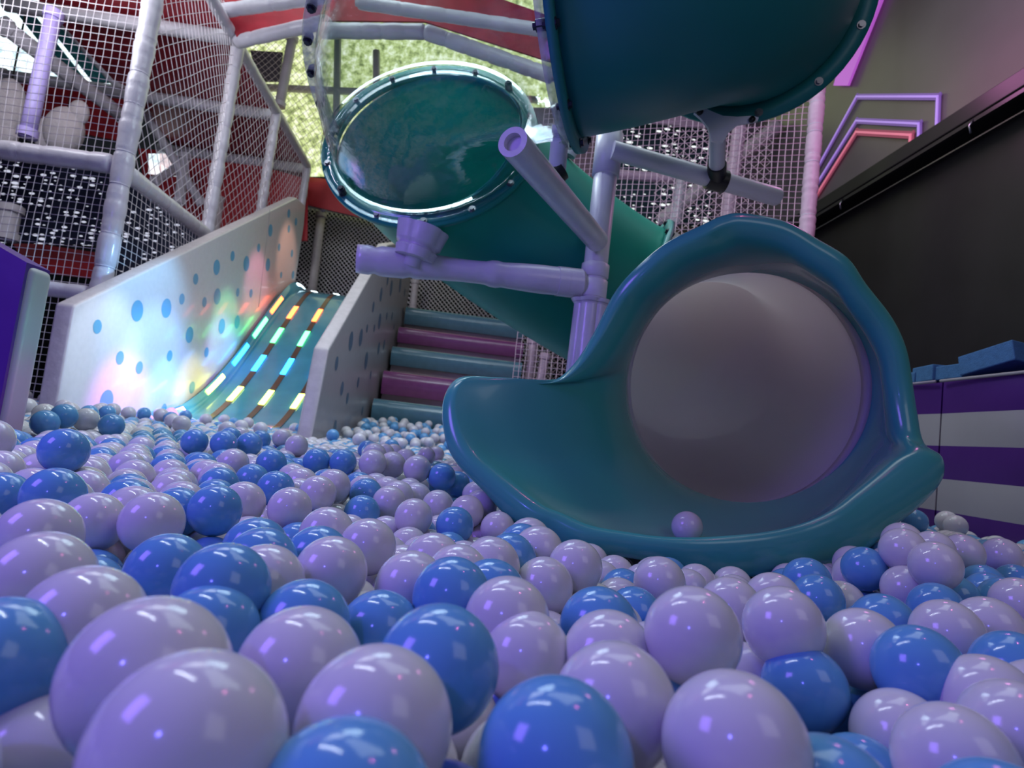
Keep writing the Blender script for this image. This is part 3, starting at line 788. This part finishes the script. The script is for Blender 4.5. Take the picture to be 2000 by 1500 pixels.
# ------------------------------------------------------------------ play frame on the left
XF = X1-.30
def post(px_h, ytop_z, r, label, m, y=None, ztop=3.75, name='padded_post', grp='padded frame posts on the left'):
    pass
def at_frame(px, py, x0=XF): return onA(px, py, x0)
posts = []
for (px, py, r, lb) in ((205, 520, .066, 'thick padded white post left of the dotted slide wall'),
                        (408, 430, .055, 'padded white post behind the middle of the dotted wall'),
                        (512, 395, .050, 'padded white post behind the upper part of the dotted wall'),
                        (592, 380, .048, 'slim padded white post at the far end of the dotted wall')):
    p = at_frame(px, py); posts.append(Vector((p.x, p.y, 0)))
zr = at_frame(465, 88).z
hh = [zr+1.2, zr, zr, zr]
for P_, (r, lb), zt2 in zip(posts, ((.062, 'thick padded white post left of the dotted slide wall'), (.055, 'padded white post behind the middle of the dotted wall'),
                        (.050, 'padded white post behind the upper part of the dotted wall'), (.048, 'slim padded white post at the far end of the dotted wall')), hh):
    padded('padded_post', P_+Z*.02, P_+Z*min(zt2, 5.2), r, lb, 'post', M['foam'], 'padded frame posts on the left', ties=.11, wob=.10)
def beam(a, b, r, label, m='foam', grp='padded frame beams', name='padded_beam', ties=.14):
    return padded(name, a, b, r, label, 'beam', M[m], grp, ties=ties, wob=.05)
P1, P2, P3, P4 = posts
beam(P2-dA*.0+Z*zr, P4+Z*zr, .05, 'padded top beam descending over the left net to the far post')
beam(P2+Z*zr-dA*1.9+Z*.0, P2+Z*zr-dA*.06, .05, 'padded top beam above the net at the top left', ties=.12)
z14 = at_frame(250, 340).z
beam(P1+Z*z14+dA*.07, P2+Z*z14-dA*.05, .058, 'iridescent padded beam sloping down from thick post to dotted wall', ties=.05)
zl_ = z14+.03
left_dir = Vector((-1, -.02, 0)).normalized()
beam(P1+Z*zl_+left_dir*.07, P1+Z*zl_+left_dir*2.4, .062, 'padded beam running left from the thick post across the net', ties=.15)
pl = onA(165, 565, XF)
beam(P1+Z*pl.z+left_dir*.07, P1+Z*pl.z+left_dir*2.4, .05, 'low padded beam left of the thick post behind the purple pad', ties=.15)
# nets
net('safety_net', [P1+Z*z14+dA*.05, P2+Z*z14, P2+Z*zr, P1+Z*zr+Z*.5], .075, 'slanting white net between the thick post and the middle post', diamond=True, sag=.03, th=.0026)
net('safety_net', [P2+Z*(z14-.2), P4+Z*(z14-.2), P4+Z*zr, P2+Z*zr], .085, 'white net above the dotted slide wall, right of the middle post', diamond=True, sag=.03, seed=2, th=.0028)
net('safety_net', [P1+Z*.3+dA*.05, P2+Z*.3, P2+Z*z14, P1+Z*z14+dA*.05], .052, 'white net under the iridescent beam behind the dotted wall', sag=.10, seed=3, th=.0022)
net('safety_net', [P1+left_dir*2.3+Z*zl_, P1+left_dir*.05+Z*zl_, P1+left_dir*.05+Z*4.4, P1+left_dir*2.3+Z*4.4], .050, 'large square white net at upper left beside thick post', sag=.06, seed=4, th=.0023)
net('safety_net', [P1+left_dir*2.3+Z*.3, P1+left_dir*.05+Z*.3, P1+left_dir*.05+Z*zl_, P1+left_dir*2.3+Z*zl_], .047, 'white net below the left padded beam, above purple pad', sag=.06, seed=5, th=.0023)

# red ceiling with white beams behind the left net
zc = zr+.02
root = thing('red_canopy', 'red fabric ceiling above the left play frame behind the nets', 'canopy', (-4, 4.5, zc+.06))
oz = lambda x, y: on_plane(x, y, Vector((0, 0, zc+.09)), Z)
q1, q2, q3 = oz(330, 300), oz(272, 210), oz(95, 20)
bm = bmesh.new(); f = bm.faces.new([bm.verts.new(p) for p in (Vector((XF+K*2.6-.12, 2.6, zc+.09)), Vector((XF+K*9.8-.12, 9.8, zc+.09)), Vector((q1.x, 9.8, q1.z)), q2, q3, Vector((q3.x+.1, 2.6, q3.z)))])
rr = bmesh.ops.extrude_face_region(bm, geom=[f]); bmesh.ops.translate(bm, vec=Z*.02, verts=[v for v in rr['geom'] if isinstance(v, bmesh.types.BMVert)])
link('fabric', bm, M['red'], root, smooth=False)
ys = [(lambda p: p.y)(on_plane(350, yy, Vector((0, 0, zc)), Z)) for yy in (62, 203, 300, 372)]
nm = ['nearest white cross beam under the red ceiling', 'second white cross beam under the red ceiling', 'third white cross beam under the red ceiling', 'farthest white cross beam under the red ceiling']
for y, lb in zip(ys, nm):
    bm = bmesh.new(); xa = XF+K*y-.06
    a_, b_ = Vector((xa, y, zc)), Vector((xa-1.9, y-.1, zc))
    r_ = .06; sweep(bm, [a_, b_], r_, 16, cap=True)
    tag(link('ceiling_beam', bm, M['beam']), lb, 'beam', 'white beams under the red ceiling')
# inner red wall & diagonal braces deeper in the frame
def bar(px1, py1, y1, px2, py2, y2, r, label, m='beam', name='frame_bar', grp='white bars inside the left frame'):
    a_, b_ = at_y(px1, py1, y1), at_y(px2, py2, y2)
    root = thing(name, label, 'bar', a_, grp)
    bm = bmesh.new(); sweep(bm, lerp_pts(a_, b_, 4), r, 16); link('tube', bm, M[m], root)
    d = (b_-a_).normalized()
    for e, s in ((a_, 1), (b_, -1)):
        bm = bmesh.new(); sweep(bm, [e+d*s*.01, e+d*s*.07], r*1.25, 16); autosmooth(link('end_collar', bm, M[m], root), 40)
bar(0, 45, 3.4, 250, 235, 4.2, .07, 'white bar slanting down across the top left window')
bar(110, 25, 3.9, 275, 215, 4.4, .06, 'white bar slanting below the red ceiling at top left')
bar(0, 145, 4.6, 250, 180, 4.6, .06, 'long level white bar above the red band at left')
bar(280, 215, 4.6, 395, 400, 4.9, .05, 'thin white diagonal brace behind the slanting net')
bar(300, 355, 4.7, 345, 330, 4.9, .05, 'short white stub brace behind the slanting net')
bar(362, 300, 4.8, 350, 400, 4.8, .06, 'upright white bar behind the slanting net')
bar(52, 270, 3.0, 107, 20, 3.0, .055, 'violet lit upright post behind the upper left net', m='purple_light')
bar(8, 470, 3.6, 20, 400, 3.6, .09, 'dim white upright behind the lower left net')
bar(420, 470, 5.2, 432, 385, 5.2, .045, 'slender pale upright behind the dotted wall', m='edge')
bar(545, 210, 5.0, 572, 70, 5.0, .06, 'pale upright in front of the leafy window')
bar(590, 340, 5.6, 612, 235, 5.6, .05, 'thin pale upright at the edge of leafy window')
def panel(name, q, y, m, label, cat, th=.03):
    ps = [at_y(px, py, y) for px, py in q]
    bm = bmesh.new(); f = bm.faces.new([bm.verts.new(p) for p in ps])
    rr = bmesh.ops.extrude_face_region(bm, geom=[f]); bmesh.ops.translate(bm, vec=Vector((0, th, 0)), verts=[v for v in rr['geom'] if isinstance(v, bmesh.types.BMVert)])
    return tag(link(name, bm, m, smooth=False), label, cat)
panel('red_pad', [(30, 155), (250, 185), (235, 275), (25, 235)], 5.0, M['redwall'], 'red padded band behind the upper left net', 'pad')
panel('red_pad', [(270, 290), (440, 305), (600, 350), (600, 470), (300, 470)], 5.2, M['redwall'], 'red padded wall low behind the slanting net', 'pad')
panel('red_pad', [(596, 345), (640, 350), (770, 420), (770, 440), (600, 400)], 5.5, M['redwall'], 'small red pad between leafy window and green tube', 'pad')
panel('red_pad', [(20, 468), (200, 495), (190, 545), (60, 530)], 4.6, M['redwall'], 'curved red mat low behind the lower left net', 'pad')
panel('woven_screen', [(-80, 300), (230, 330), (225, 480), (-80, 470)], 4.4, M['woven'], 'dark navy woven screen with light specks behind lower left net', 'screen')
panel('woven_screen', [(235, 345), (400, 450), (380, 520), (190, 600), (200, 400)], 4.45, M['woven'], 'dark woven screen behind the iridescent beam', 'screen')
panel('woven_screen', [(1180, 230), (1420, 240), (1400, 440), (1170, 440)], 4.4, M['woven_teal'], 'dark teal woven screen with bright specks behind the pink net', 'screen')
for (q, lb) in (([(290, 300), (345, 300), (345, 345), (290, 340)], 'bright little window opening behind slanting net'),):
    panel('bright_opening', q, 5.2, M['sky_window'], lb, 'window')
# windows in the back
def window(q, y, m, nm, lab=None):
    ps = [at_y(px, py, y) for px, py in q]
    bm = bmesh.new(); bm.faces.new([bm.verts.new(p) for p in ps])
    return tag(link(nm, bm, m, smooth=False), kind='structure')
window([(440, -60), (1300, -60), (1300, 345), (600, 345), (440, 200)], 5.45, M['trees'], 'window_1')
window([(-300, -60), (225, -60), (225, 170), (-300, 170)], 5.6, M['sky_window'], 'window_2')
# teal slatted louvre in front of window 2
root = thing('teal_louvre', 'slanting teal slats in front of the top left window', 'louvre', at_y(120, 100, 5.4))
for (x, y) in ((20, 10), (62, 10)):
    ps = [at_y(x+a, y+b, 5.4) for a, b in ((0, 0), (32, 0), (150, 150), (118, 150))]
    bm = bmesh.new(); bm.faces.new([bm.verts.new(p) for p in ps]); rr = bmesh.ops.extrude_face_region(bm, geom=list(bm.faces)); bmesh.ops.translate(bm, vec=Vector((0, .03, 0)), verts=[v for v in rr['geom'] if isinstance(v, bmesh.types.BMVert)])
    link('slat', bm, mat('teal_slat', (.06, .4, .42), .5, noise=.3, nscale=20), root, smooth=False)
# window frame members & dark picture seen through the leafy window
root = thing('window_frame_bars', 'pale window mullions in front of the leafy trees', 'window frame', at_y(600, 200, 5.3))
for (x1, y1, x2, y2) in ((450, 168, 1050, 195), (735, 100, 735, 300), (660, 60, 655, 330)):
    bm = bmesh.new(); sweep(bm, [at_y(x1, y1, 5.35), at_y(x2, y2, 5.35)], .05, 8); link('mullion', bm, M['beam'], root)
panel('dark_sign_board', [(488, 98), (552, 102), (545, 158), (505, 158)], 5.25, mat('dim_board', (.1, .09, .13), .6, noise=.2), 'dim rectangular board hanging in front of leafy window', 'board')
net('safety_net', [at_y(470, 240, 5.15), at_y(640, 340, 5.15), at_y(640, 60, 5.15), at_y(470, 60, 5.15)], .075, 'fine white net in front of the leafy window', diamond=True, th=.003, seed=9)

# top beams right of the frame, running behind the clear bend, with red fabric between
T2 = P2+Z*zr
tb = [(W(462, 82, 3.55), W(640, 42, 3.35), 'padded beam from frame corner rising toward the clear bend', .055),
      (W(430, 22, 3.45), W(640, -8, 3.25), 'upper padded beam at the top edge left of clear bend', .055),
      (W(625, 60, 3.3), W(830, 62, 3.3), 'padded beam seen through the clear bend, left half', .06),
      (W(830, 62, 3.3), W(1080, 150, 3.3), 'padded beam seen through the clear bend, right half', .06),
      (W(700, 5, 3.2), W(1080, 62, 3.2), 'higher padded beam seen through the clear bend', .05)]
for a_, b_, lb, r in tb: beam(a_, b_, r, lb, ties=.18)
bm = bmesh.new()
pp = [(430, 0), (640, -10), (900, -30), (1100, 40), (1100, 128), (830, 42), (640, 40), (462, 72)]
f = bm.faces.new([bm.verts.new(W(x, y, 3.5)) for x, y in pp]); bmesh.ops.triangulate(bm, faces=[f])
rr = bmesh.ops.extrude_face_region(bm, geom=list(bm.faces)); bmesh.ops.translate(bm, vec=Vector((0, .02, 0)), verts=[v for v in rr['geom'] if isinstance(v, bmesh.types.BMVert)])
tag(link('red_valance', bm, M['red'], smooth=False), 'red fabric strip between top beams behind the clear bend', 'valance')

# hanging soft figures at far left
def soft(name, px, py, y, s, label, lobes):
    root = thing(name, label, 'soft toy', at_y(px, py, y))
    c = at_y(px, py, y)
    for i, (dx, dz, rx, rz, nm) in enumerate(lobes):
        bm = bmesh.new(); bmesh.ops.create_uvsphere(bm, u_segments=20, v_segments=14, radius=1)
        for v in bm.verts: v.co = Vector((v.co.x*rx*s, v.co.y*rx*s*.8, v.co.z*rz*s))+c+Vector((dx*s, 0, dz*s))
        link(nm, bm, M['plush'], root)
    bm = bmesh.new(); sweep(bm, [c+Z*.1*s, c+Z*1.0], .008, 6); link('hanging_cord', bm, M['cord'], root)
soft('hanging_bag', 125, 255, 3.6, 1.0, 'lumpy white padded figure hanging on a cord behind net', [(0, 0, .17, .22, 'body'), (.1, .18, .09, .12, 'head'), (-.15, -.05, .1, .16, 'side_lobe')])
soft('hanging_bag', 12, 215, 3.6, 1.0, 'long white bag hanging at the left edge behind net', [(0, 0, .16, .3, 'body'), (.02, -.22, .12, .14, 'tail')])

# far net with dark behind, posts and rails around it
yN = 5.9
A_, B_ = at_y(330, 620, yN), at_y(1080, 720, yN)
zN0 = .3
zN1 = at_y(640, 405, yN).z
net('safety_net', [Vector((A_.x, yN*Q, zN0)), Vector((B_.x, yN*Q, zN0)), Vector((B_.x, yN*Q, zN1)), Vector((A_.x, yN*Q, zN1))], .050, 'white net against black behind slide and steps', diamond=True, sag=.03, th=.0062, seed=11)
quadbox('black_backdrop', (-3.6, 9.6, 0), (1.6, 9.6, 0), 0, zN1+.2, .05, M['dark'], kind=None, label='black panel behind the far net', cat='panel')
beam(at_y(596, 397, 5.8), at_y(800, 440, 5.8), .05, 'far padded rail above the black net, right of dotted wall')
beam(at_y(420, 390, 5.8), at_y(600, 400, 5.8), .045, 'far padded rail behind the top of the dotted wall')
bar(628, 415, 5.75, 607, 590, 5.75, .062, 'far pale upright in front of black net above slide', m='edge')
bar(600, 342, 5.6, 634, 412, 5.6, .04, 'short pale diagonal strut above the black net')
bar(812, 545, 5.7, 806, 610, 5.7, .05, 'far pale upright at the top of the steps', m='edge')
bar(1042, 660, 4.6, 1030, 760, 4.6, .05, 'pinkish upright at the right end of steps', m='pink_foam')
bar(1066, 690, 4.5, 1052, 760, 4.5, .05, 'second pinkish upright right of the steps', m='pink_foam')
net('safety_net', [at_y(1035, 760, 4.7), at_y(1150, 760, 4.7), at_y(1150, 640, 4.7), at_y(1035, 640, 4.7)], .06, 'scrap of net beside the steps behind slide mouth', diamond=True, seed=12, mt=M['pink_net'])

# right-hand net tower with pink light
yT = 2.75
pr = at_y(1575, 460, yT); yT *= Q
tw = Vector((pr.x, yT, 0))
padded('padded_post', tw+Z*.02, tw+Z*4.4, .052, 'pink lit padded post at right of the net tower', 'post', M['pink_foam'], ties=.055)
net('safety_net', [Vector((tw.x-1.9, yT+.7, .9)), tw+Z*.9, tw+Z*3.3, Vector((tw.x-1.9, yT+.7, 3.3))], .044, 'pinkish square net behind the right arm of the pole', mt=M['pink_net'], sag=.04, seed=13, th=.003)
net('safety_net', [Vector((tw.x-.9, yT+.9, .9)), tw+Z*.9+Vector((-.05, .6, 0)), tw+Z*3.3+Vector((-.05, .6, 0)), Vector((tw.x-.9, yT+.9, 3.3))], .062, 'second pinkish net layer next to the pink post', mt=M['pink_net'], sag=.05, seed=14, diamond=True, th=.0026)
padded('padded_post', Vector((0, 0, 0))+at_y(1418, 445, 3.6), at_y(1445, 245, 3.6), .062, 'pinkish padded post behind the net, under the Y bracket', 'post', M['pink_foam'], ties=.3)
padded('padded_post', at_y(1318, 440, 4.0), at_y(1335, 330, 4.0), .06, 'short pale upright behind net left of Y bracket', 'post', M['foam'], ties=.3)
padded('padded_beam', at_y(1290, 432, 4.05), at_y(1520, 245, 3.9), .075, 'dim padded beam slanting up behind the pink net', 'beam', M['edge'], ties=.1)
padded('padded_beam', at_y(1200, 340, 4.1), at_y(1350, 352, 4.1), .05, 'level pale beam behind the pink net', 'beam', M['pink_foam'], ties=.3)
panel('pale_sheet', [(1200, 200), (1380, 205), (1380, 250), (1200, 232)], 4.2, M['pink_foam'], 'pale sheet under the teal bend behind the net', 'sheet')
panel('grey_panel', [(1400, 230), (1600, 230), (1590, 480), (1390, 480)], 4.3, mat('dim_grey', (.16, .14, .16), .6, noise=.2), 'dim grey panel behind the right net', 'panel')
panel('backdrop_cloth', [(1040, 210), (1210, 210), (1190, 620), (1020, 620)], 4.5, mat('dim_pinkish', (.18, .12, .15), .6, noise=.2), 'dim panel behind the pole', 'panel')

# ------------------------------------------------------------------ the balls
R = .035
pins = [(375,1468,185,'w'),(290,1330,155,'w'),(725,1437,155,'w'),(662,1590,185,'b'),(1085,1485,152,'b'),(855,1305,120,'b'),(585,1312,122,'w'),(15,1300,128,'b'),
(60,1490,135,'w'),(130,1238,118,'w'),(1200,1380,120,'w'),(1328,1290,88,'b'),(1345,1252,92,'w'),(1455,1474,140,'w'),(1608,1585,142,'b'),(1535,1240,77,'w'),
(1693,1270,76,'w'),(1800,1316,84,'b'),(1920,1372,90,'w'),(1865,1493,110,'w'),(1978,1430,100,'w'),(1700,1502,66,'b'),(1615,1420,66,'b'),(1025,1275,88,'w'),
(1190,1285,90,'w'),(1000,1231,85,'w'),(1062,1146,57,'w'),(1288,1138,50,'w'),(1426,1190,61,'w'),(1510,1175,55,'w'),(1596,1173,50,'b'),(1643,1180,44,'w'),
(1725,1222,60,'b'),(1828,1190,50,'b'),(718,1068,55,'w'),(325,1120,76,'b'),(430,1174,92,'b'),(413,1226,96,'b'),(590,1224,90,'b'),(740,1236,80,'b'),
(78,1138,98,'w'),(-10,1155,85,'w'),(75,1052,76,'w'),(182,1021,58,'w'),(297,1021,59,'w'),(420,997,50,'b'),(475,983,42,'w'),(388,1043,40,'b'),(566,994,42,'w'),
(808,1011,37,'w'),(707,1002,35,'b'),(888,1027,37,'b'),(760,982,33,'w'),(972,1033,34,'w'),(912,1000,33,'w'),(670,903,26,'b'),(618,901,26,'b'),(492,938,32,'b'),
(380,863,25,'b'),(437,866,25,'b'),(487,868,24,'b'),(218,831,23,'b'),(168,820,23,'w'),(125,813,24,'b'),(88,826,25,'b'),(455,906,30,'w'),(530,906,29,'b'),
(728,905,27,'w'),(766,908,26,'w'),(816,916,27,'w'),(862,931,27,'b'),(892,946,26,'b'),(1825,1107,47,'w'),(1762,1077,43,'w'),(1822,1078,40,'w'),(1956,1086,35,'w'),
(1880,1082,38,'w'),(105,970,56,'b'),(3,975,52,'b'),(855,988,31,'w'),(1770,1150,45,'w'),(1690,1110,42,'b'),(620,965,36,'w'),(650,950,34,'w'),(1930,1230,62,'w'),(1990,1180,50,'w'),
(1850,1240,66,'w'),(1565,1330,80,'b'),(1450,1330,72,'w'),(1560,1290,60,'w'),(1760,1440,90,'w'),(1240,1530,100,'w')]
pin_p = np.array([list(W(x, y, R*800/r)) for x, y, r, c in pins]); pin_c = [c for *_, c in pins]
# obstacles sampled as points: the mouth surface; walls as half planes
mouth_pts = [p for r in rows[12:] for p in r[::2]] + [p for r in rows[:12:3] for p in r[::3]]
def inside(x, y):
    if x > X0S+K*y-.03: return False
    if y > ystep0-.06: return False
    if x < X1+K*y-2.0: return False
    # in the W1 / W2 thickness
    if y > yf1-.04 and X1+K*y-.10-R < x < X1+K*y+R: return False
    if y > yf2-.04 and X2+K*y-.09-R < x < X2+K*y+R: return False
    if x < X1+K*y and y > yf1+1.4: return False
    # slide bed volume
    if X1+K*y < x < X2+K*y and y > YF and prof_s(y) > ZB-.02: return False
    # purple pad
    q = Vector((x, y, 0))-base; s = q.dot(d2); n = abs(q.dot(n2))
    if -.04 < s < .85 and n < .08: return False
    if s > -.04 and q.dot(n2) < 0 and False: return False
    return True
def visible_zone(x, y):
    if y < -.15: return False
    return abs(x) < .97*max(y, 0)+.5
pts = []; A_hex = .0735
for layer, (z, dens) in enumerate(((ZB-.108, 1), (ZB-.054, 1), (ZB, .93), (ZB+.05, .04))):
    j = 0; y = -.15
    while y < 6.4:
        x = -3.9 + (j % 2)*A_hex/2 + (layer % 2)*A_hex/2
        while x < 2.0:
            if visible_zone(x, y) and inside(x, y) and random.random() < dens:
                pts.append([x+random.uniform(-.014, .014), y+(layer % 2)*.04+random.uniform(-.014, .014), z+random.uniform(-.008, .008)])
            x += A_hex
        y += A_hex*.87; j += 1
pts = np.array(pts); npin = len(pin_p)
# pile of balls in front of the steps sits a little higher
T0 = np.vstack([pin_p, pts]); P = T0.copy(); N = len(P)
okd = np.ones(N, bool)
near = np.linalg.norm(P-np.array(CAM), axis=1) < .115; near[:npin] = False
# free balls may not stand between the lens and the pinned foreground
V_ = P-np.array(CAM); dd_ = V_@np.array(fw); dd_[dd_ < .02] = .02
okd &= ~near
kd = kdtree.KDTree(npin)
for i in range(npin): kd.insert(pin_p[i], i)
kd.balance()
for i in range(npin, N):
    co_, ix, ds = kd.find(P[i])
    if ds < R*1.25: okd[i] = False
# remove free balls that would cover a pinned ball
pinpx = [(x, y, r) for x, y, r, c in pins]
for i in range(npin, N):
    if okd[i] and dd_[i] < 2.0 and P[i][2] > ZB-.04:
        ux = 1000+F*(V_[i]@np.array(RT))/dd_[i]; uy = 750-F*(V_[i]@np.array(UP))/dd_[i]; ur = R*F/dd_[i]
        for (x, y, r) in pinpx:
            if ur > r*.98 and math.hypot(ux-x, uy-y) < (ur+r)*.72: okd[i] = False; break
mk = kdtree.KDTree(len(mouth_pts))
for i, p in enumerate(mouth_pts): mk.insert(p, i)
mk.balance()
for i in range(npin, N):
    if okd[i]:
        co_, ix, ds = mk.find(P[i])
        if ds < R*.9: okd[i] = False
        # inside the mouth bowl
        u, v_, d = pxof(P[i])
        if 1.22 < d < 2.8 and ((u-1400)/360)**2+((v_-850)/240)**2 < 1: okd[i] = False
P = P[okd]; T0 = T0[okd]; N = len(P)
lam = np.full(N, .5); lam[:npin] = .06
for it in range(18):
    kd = kdtree.KDTree(N)
    for i in range(N): kd.insert(P[i], i)
    kd.balance(); D = np.zeros_like(P); C = np.zeros(N)
    for i in range(N):
        for co_, j, ds in kd.find_range(P[i], 2*R):
            if j > i and ds > 1e-6:
                n_ = (P[i]-P[j])/ds; ov = 2*R-ds; wi, wj = lam[i], lam[j]; s_ = wi+wj
                D[i] += n_*ov*wi/s_; D[j] -= n_*ov*wj/s_; C[i] += 1; C[j] += 1
    C[C == 0] = 1; P += D/np.maximum(1, C[:, None]*.55)
    P[:npin] += (T0[:npin]-P[:npin])*.6
    P[npin:, 2] -= .0012
    P[npin:, 2] = np.maximum(P[npin:, 2], ZB-.112)
SIL = [(a[0], a[1]) for a in CP]
def in_poly(x, y):
    c = False
    for i in range(len(SIL)):
        (x1, y1), (x2, y2) = SIL[i], SIL[i-1]
        if (y1 > y) != (y2 > y) and x < (x2-x1)*(y-y1)/(y2-y1)+x1: c = not c
    return c
def blocks(p):
    u, v_, d = pxof(p)
    if d < .05 or d > 2.0: return False
    ur = R*F/d
    if 800 < u < 1880 and d < 1.75 and (in_poly(u, v_) or in_poly(u, v_-ur*.45)): return True
    if p[2] > ZB-.04:
        for (x, y, r) in pinpx:
            if ur > r*.98 and math.hypot(u-x, v_-y) < (ur+r)*.66: return True
    return False
keep = [i for i in range(N) if i < npin or (not blocks(P[i])) and (inside(P[i][0], P[i][1]) and P[i][2] < ZB+.12)]
# the higher drift of balls in front of the steps
colr = [pin_c[i] if i < npin else ('b' if random.random() < .36 else 'w') for i in range(N)]
balls = [(Vector(P[i]), colr[i], i < npin) for i in keep]
extra = []
for k in range(420):
    y = random.uniform(3.9, ystep0-.07); x = random.uniform(X2+K*y+.05, X2+K*y+1.25)
    zt2 = ZB+.02+(y-3.9)*.10
    z = zt2+random.uniform(-.01, .035)
    p = Vector((x, y, z))
    if all((p-q).length > .062 for q in extra): extra.append(p)
balls += [(p, 'b' if random.random() < .42 else 'w', False) for p in extra]
from mathutils.bvhtree import BVHTree
bvh = BVHTree.FromPolygons([p for r_ in rows if r_ for p in r_], [(i*NS+k, i*NS+(k+1) % NS, (i+1)*NS+(k+1) % NS, (i+1)*NS+k) for i in range(len([r_ for r_ in rows if r_])-1) for k in range(NS)])
lipb = None
best_ = None
for step_ in range(120):                       # the deepest spot behind the rim where the ball rests clear of the bowl and still shows
    q_ = W(1342, 1029, .80+step_*.0025)
    top_ = q_+UP*R*.7; hit = bvh.ray_cast(CAM, (top_-CAM).normalized(), (top_-CAM).length)
    dn = bvh.find_nearest(q_)[3]
    if hit[0] is None and pxof(q_)[2] > .82*Q:
        if dn >= R*.97: lipb = q_
        if best_ is None or dn > best_[0]: best_ = (dn, q_)
if lipb is None: lipb = best_[1]
print('LIPFIT', best_ and best_[0])
print('LIP', step_, pxof(lipb), R*F/pxof(lipb)[2]); balls.insert(0, (lipb, 'w', True))
# which 300 show largest: order by apparent size, ignoring buried ones
def score(b):
    p, c, pin = b; x, y, d = pxof(p)
    if d < .05: return -1
    r = R*F/d
    vis = (-r < x < 2000+r) and (-r < y < 1500+r)
    if not vis: return -1
    return r*(1 if p.z > ZB-.03 else .25) + (1000 if pin else 0)
order = sorted(range(len(balls)), key=lambda i: -score(balls[i]))
indiv = order[:300]; rest = order[300:]
def ball_mesh(nm, m, u=48, v=32):
    bm = bmesh.new(); bmesh.ops.create_uvsphere(bm, u_segments=u, v_segments=v, radius=R)
    me = bpy.data.meshes.new(nm); 
    for f in bm.faces: f.smooth = True
    bm.to_mesh(me); bm.free(); me.materials.append(m); return me
MB = {'w': ball_mesh('white_ball', M['ball_white']), 'b': ball_mesh('blue_ball', M['ball_blue'])}
special = {}
def sp(i, s): special[i+1] = s
zone_seen = {}
src = {}
for n_, i in enumerate(indiv):
    p, c, pin = balls[i]; x, y, d = pxof(p)
    cw = 'pearly white' if c == 'w' else 'blue'
    if i == 0: lab = 'single white ball resting inside the wavy teal slide mouth'; grp = None
    else:
        hx = 'left' if x < 667 else ('middle' if x < 1333 else 'right')
        vy = 'nearest front' if y > 1280 else ('front' if y > 1130 else ('mid' if y > 980 else 'far'))
        lab = f'{cw} ball in the {vy} rows, {hx} third of the photo'; grp = f'{cw} balls, {vy} rows, {hx} third'
        ty = {(375,1468):'biggest white ball in the foreground, at the bottom edge left of centre',(1085,1485):'big blue ball at the bottom edge just right of centre',
              (662,1590):'big blue ball cut off by the bottom edge, left of centre',(718,1068):'single white ball perched high in the middle of the pit',
              (855,1305):'big blue ball directly behind two large white balls at the centre',(1535,1240):'round white ball standing free in front of the slide mouth, right of centre',
              (1800,1316):'blue ball at lower right with white ball on its left',(1288,1138):'white ball touching the front lip of the teal mouth',
              (420,997):'blue ball between white balls at mid left, standing proud',(1062,1146):'white ball perched just left of the slide lip, in front',
              (218,831):'lone blue ball at the foot of the dotted slide wall',(25,1288):'dark blue ball cut off by the left edge',
              (888,1027):'bright blue ball left of the slide mouth underside',(1608,1585):'blue ball cut off by bottom edge at right',(1328,1290):'blue ball tucked in front of a white ball, right of centre foreground'}
        if pin:
            (qx, qy) = pins[i-1][:2]
            if (qx, qy) in ty: lab = ty[(qx, qy)]; grp = grp
    nm = 'white_ball' if c == 'w' else 'blue_ball'
    if c not in src:
        o = bpy.data.objects.new(nm, MB[c]); src[c] = o
    else: o = src[c].copy()
    COL.objects.link(o); o.location = p
    for k_ in ('label', 'category', 'group'):
        if k_ in o: del o[k_]
    tag(o, lab, 'ball', grp)
# the rest as one object
bm0 = bmesh.new(); bmesh.ops.create_uvsphere(bm0, u_segments=24, v_segments=16, radius=R)
bv = np.array([v.co[:] for v in bm0.verts]); bf = [tuple(v.index for v in f.verts) for f in bm0.faces]; bm0.free()
vs = []; fs = []; mi = []
for i in rest:
    p, c, _ = balls[i]; o0 = len(vs)*len(bv)
    vs.append(bv+np.array(p)); fs += [tuple(o0+k for k in f) for f in bf]; mi += [0 if c == 'w' else 1]*len(bf)
me = bpy.data.meshes.new('pit_balls'); me.from_pydata(np.vstack(vs).tolist(), [], fs)
me.materials.append(M['ball_white']); me.materials.append(M['ball_blue'])
me.polygons.foreach_set('material_index', mi); me.polygons.foreach_set('use_smooth', [True]*len(fs)); me.update()
o = bpy.data.objects.new('pit_balls', me); COL.objects.link(o)
tag(o, 'mass of small far and buried white and blue balls filling the pit', 'balls', kind='stuff')
print('BALLS', len(balls), 'indiv', len(indiv))
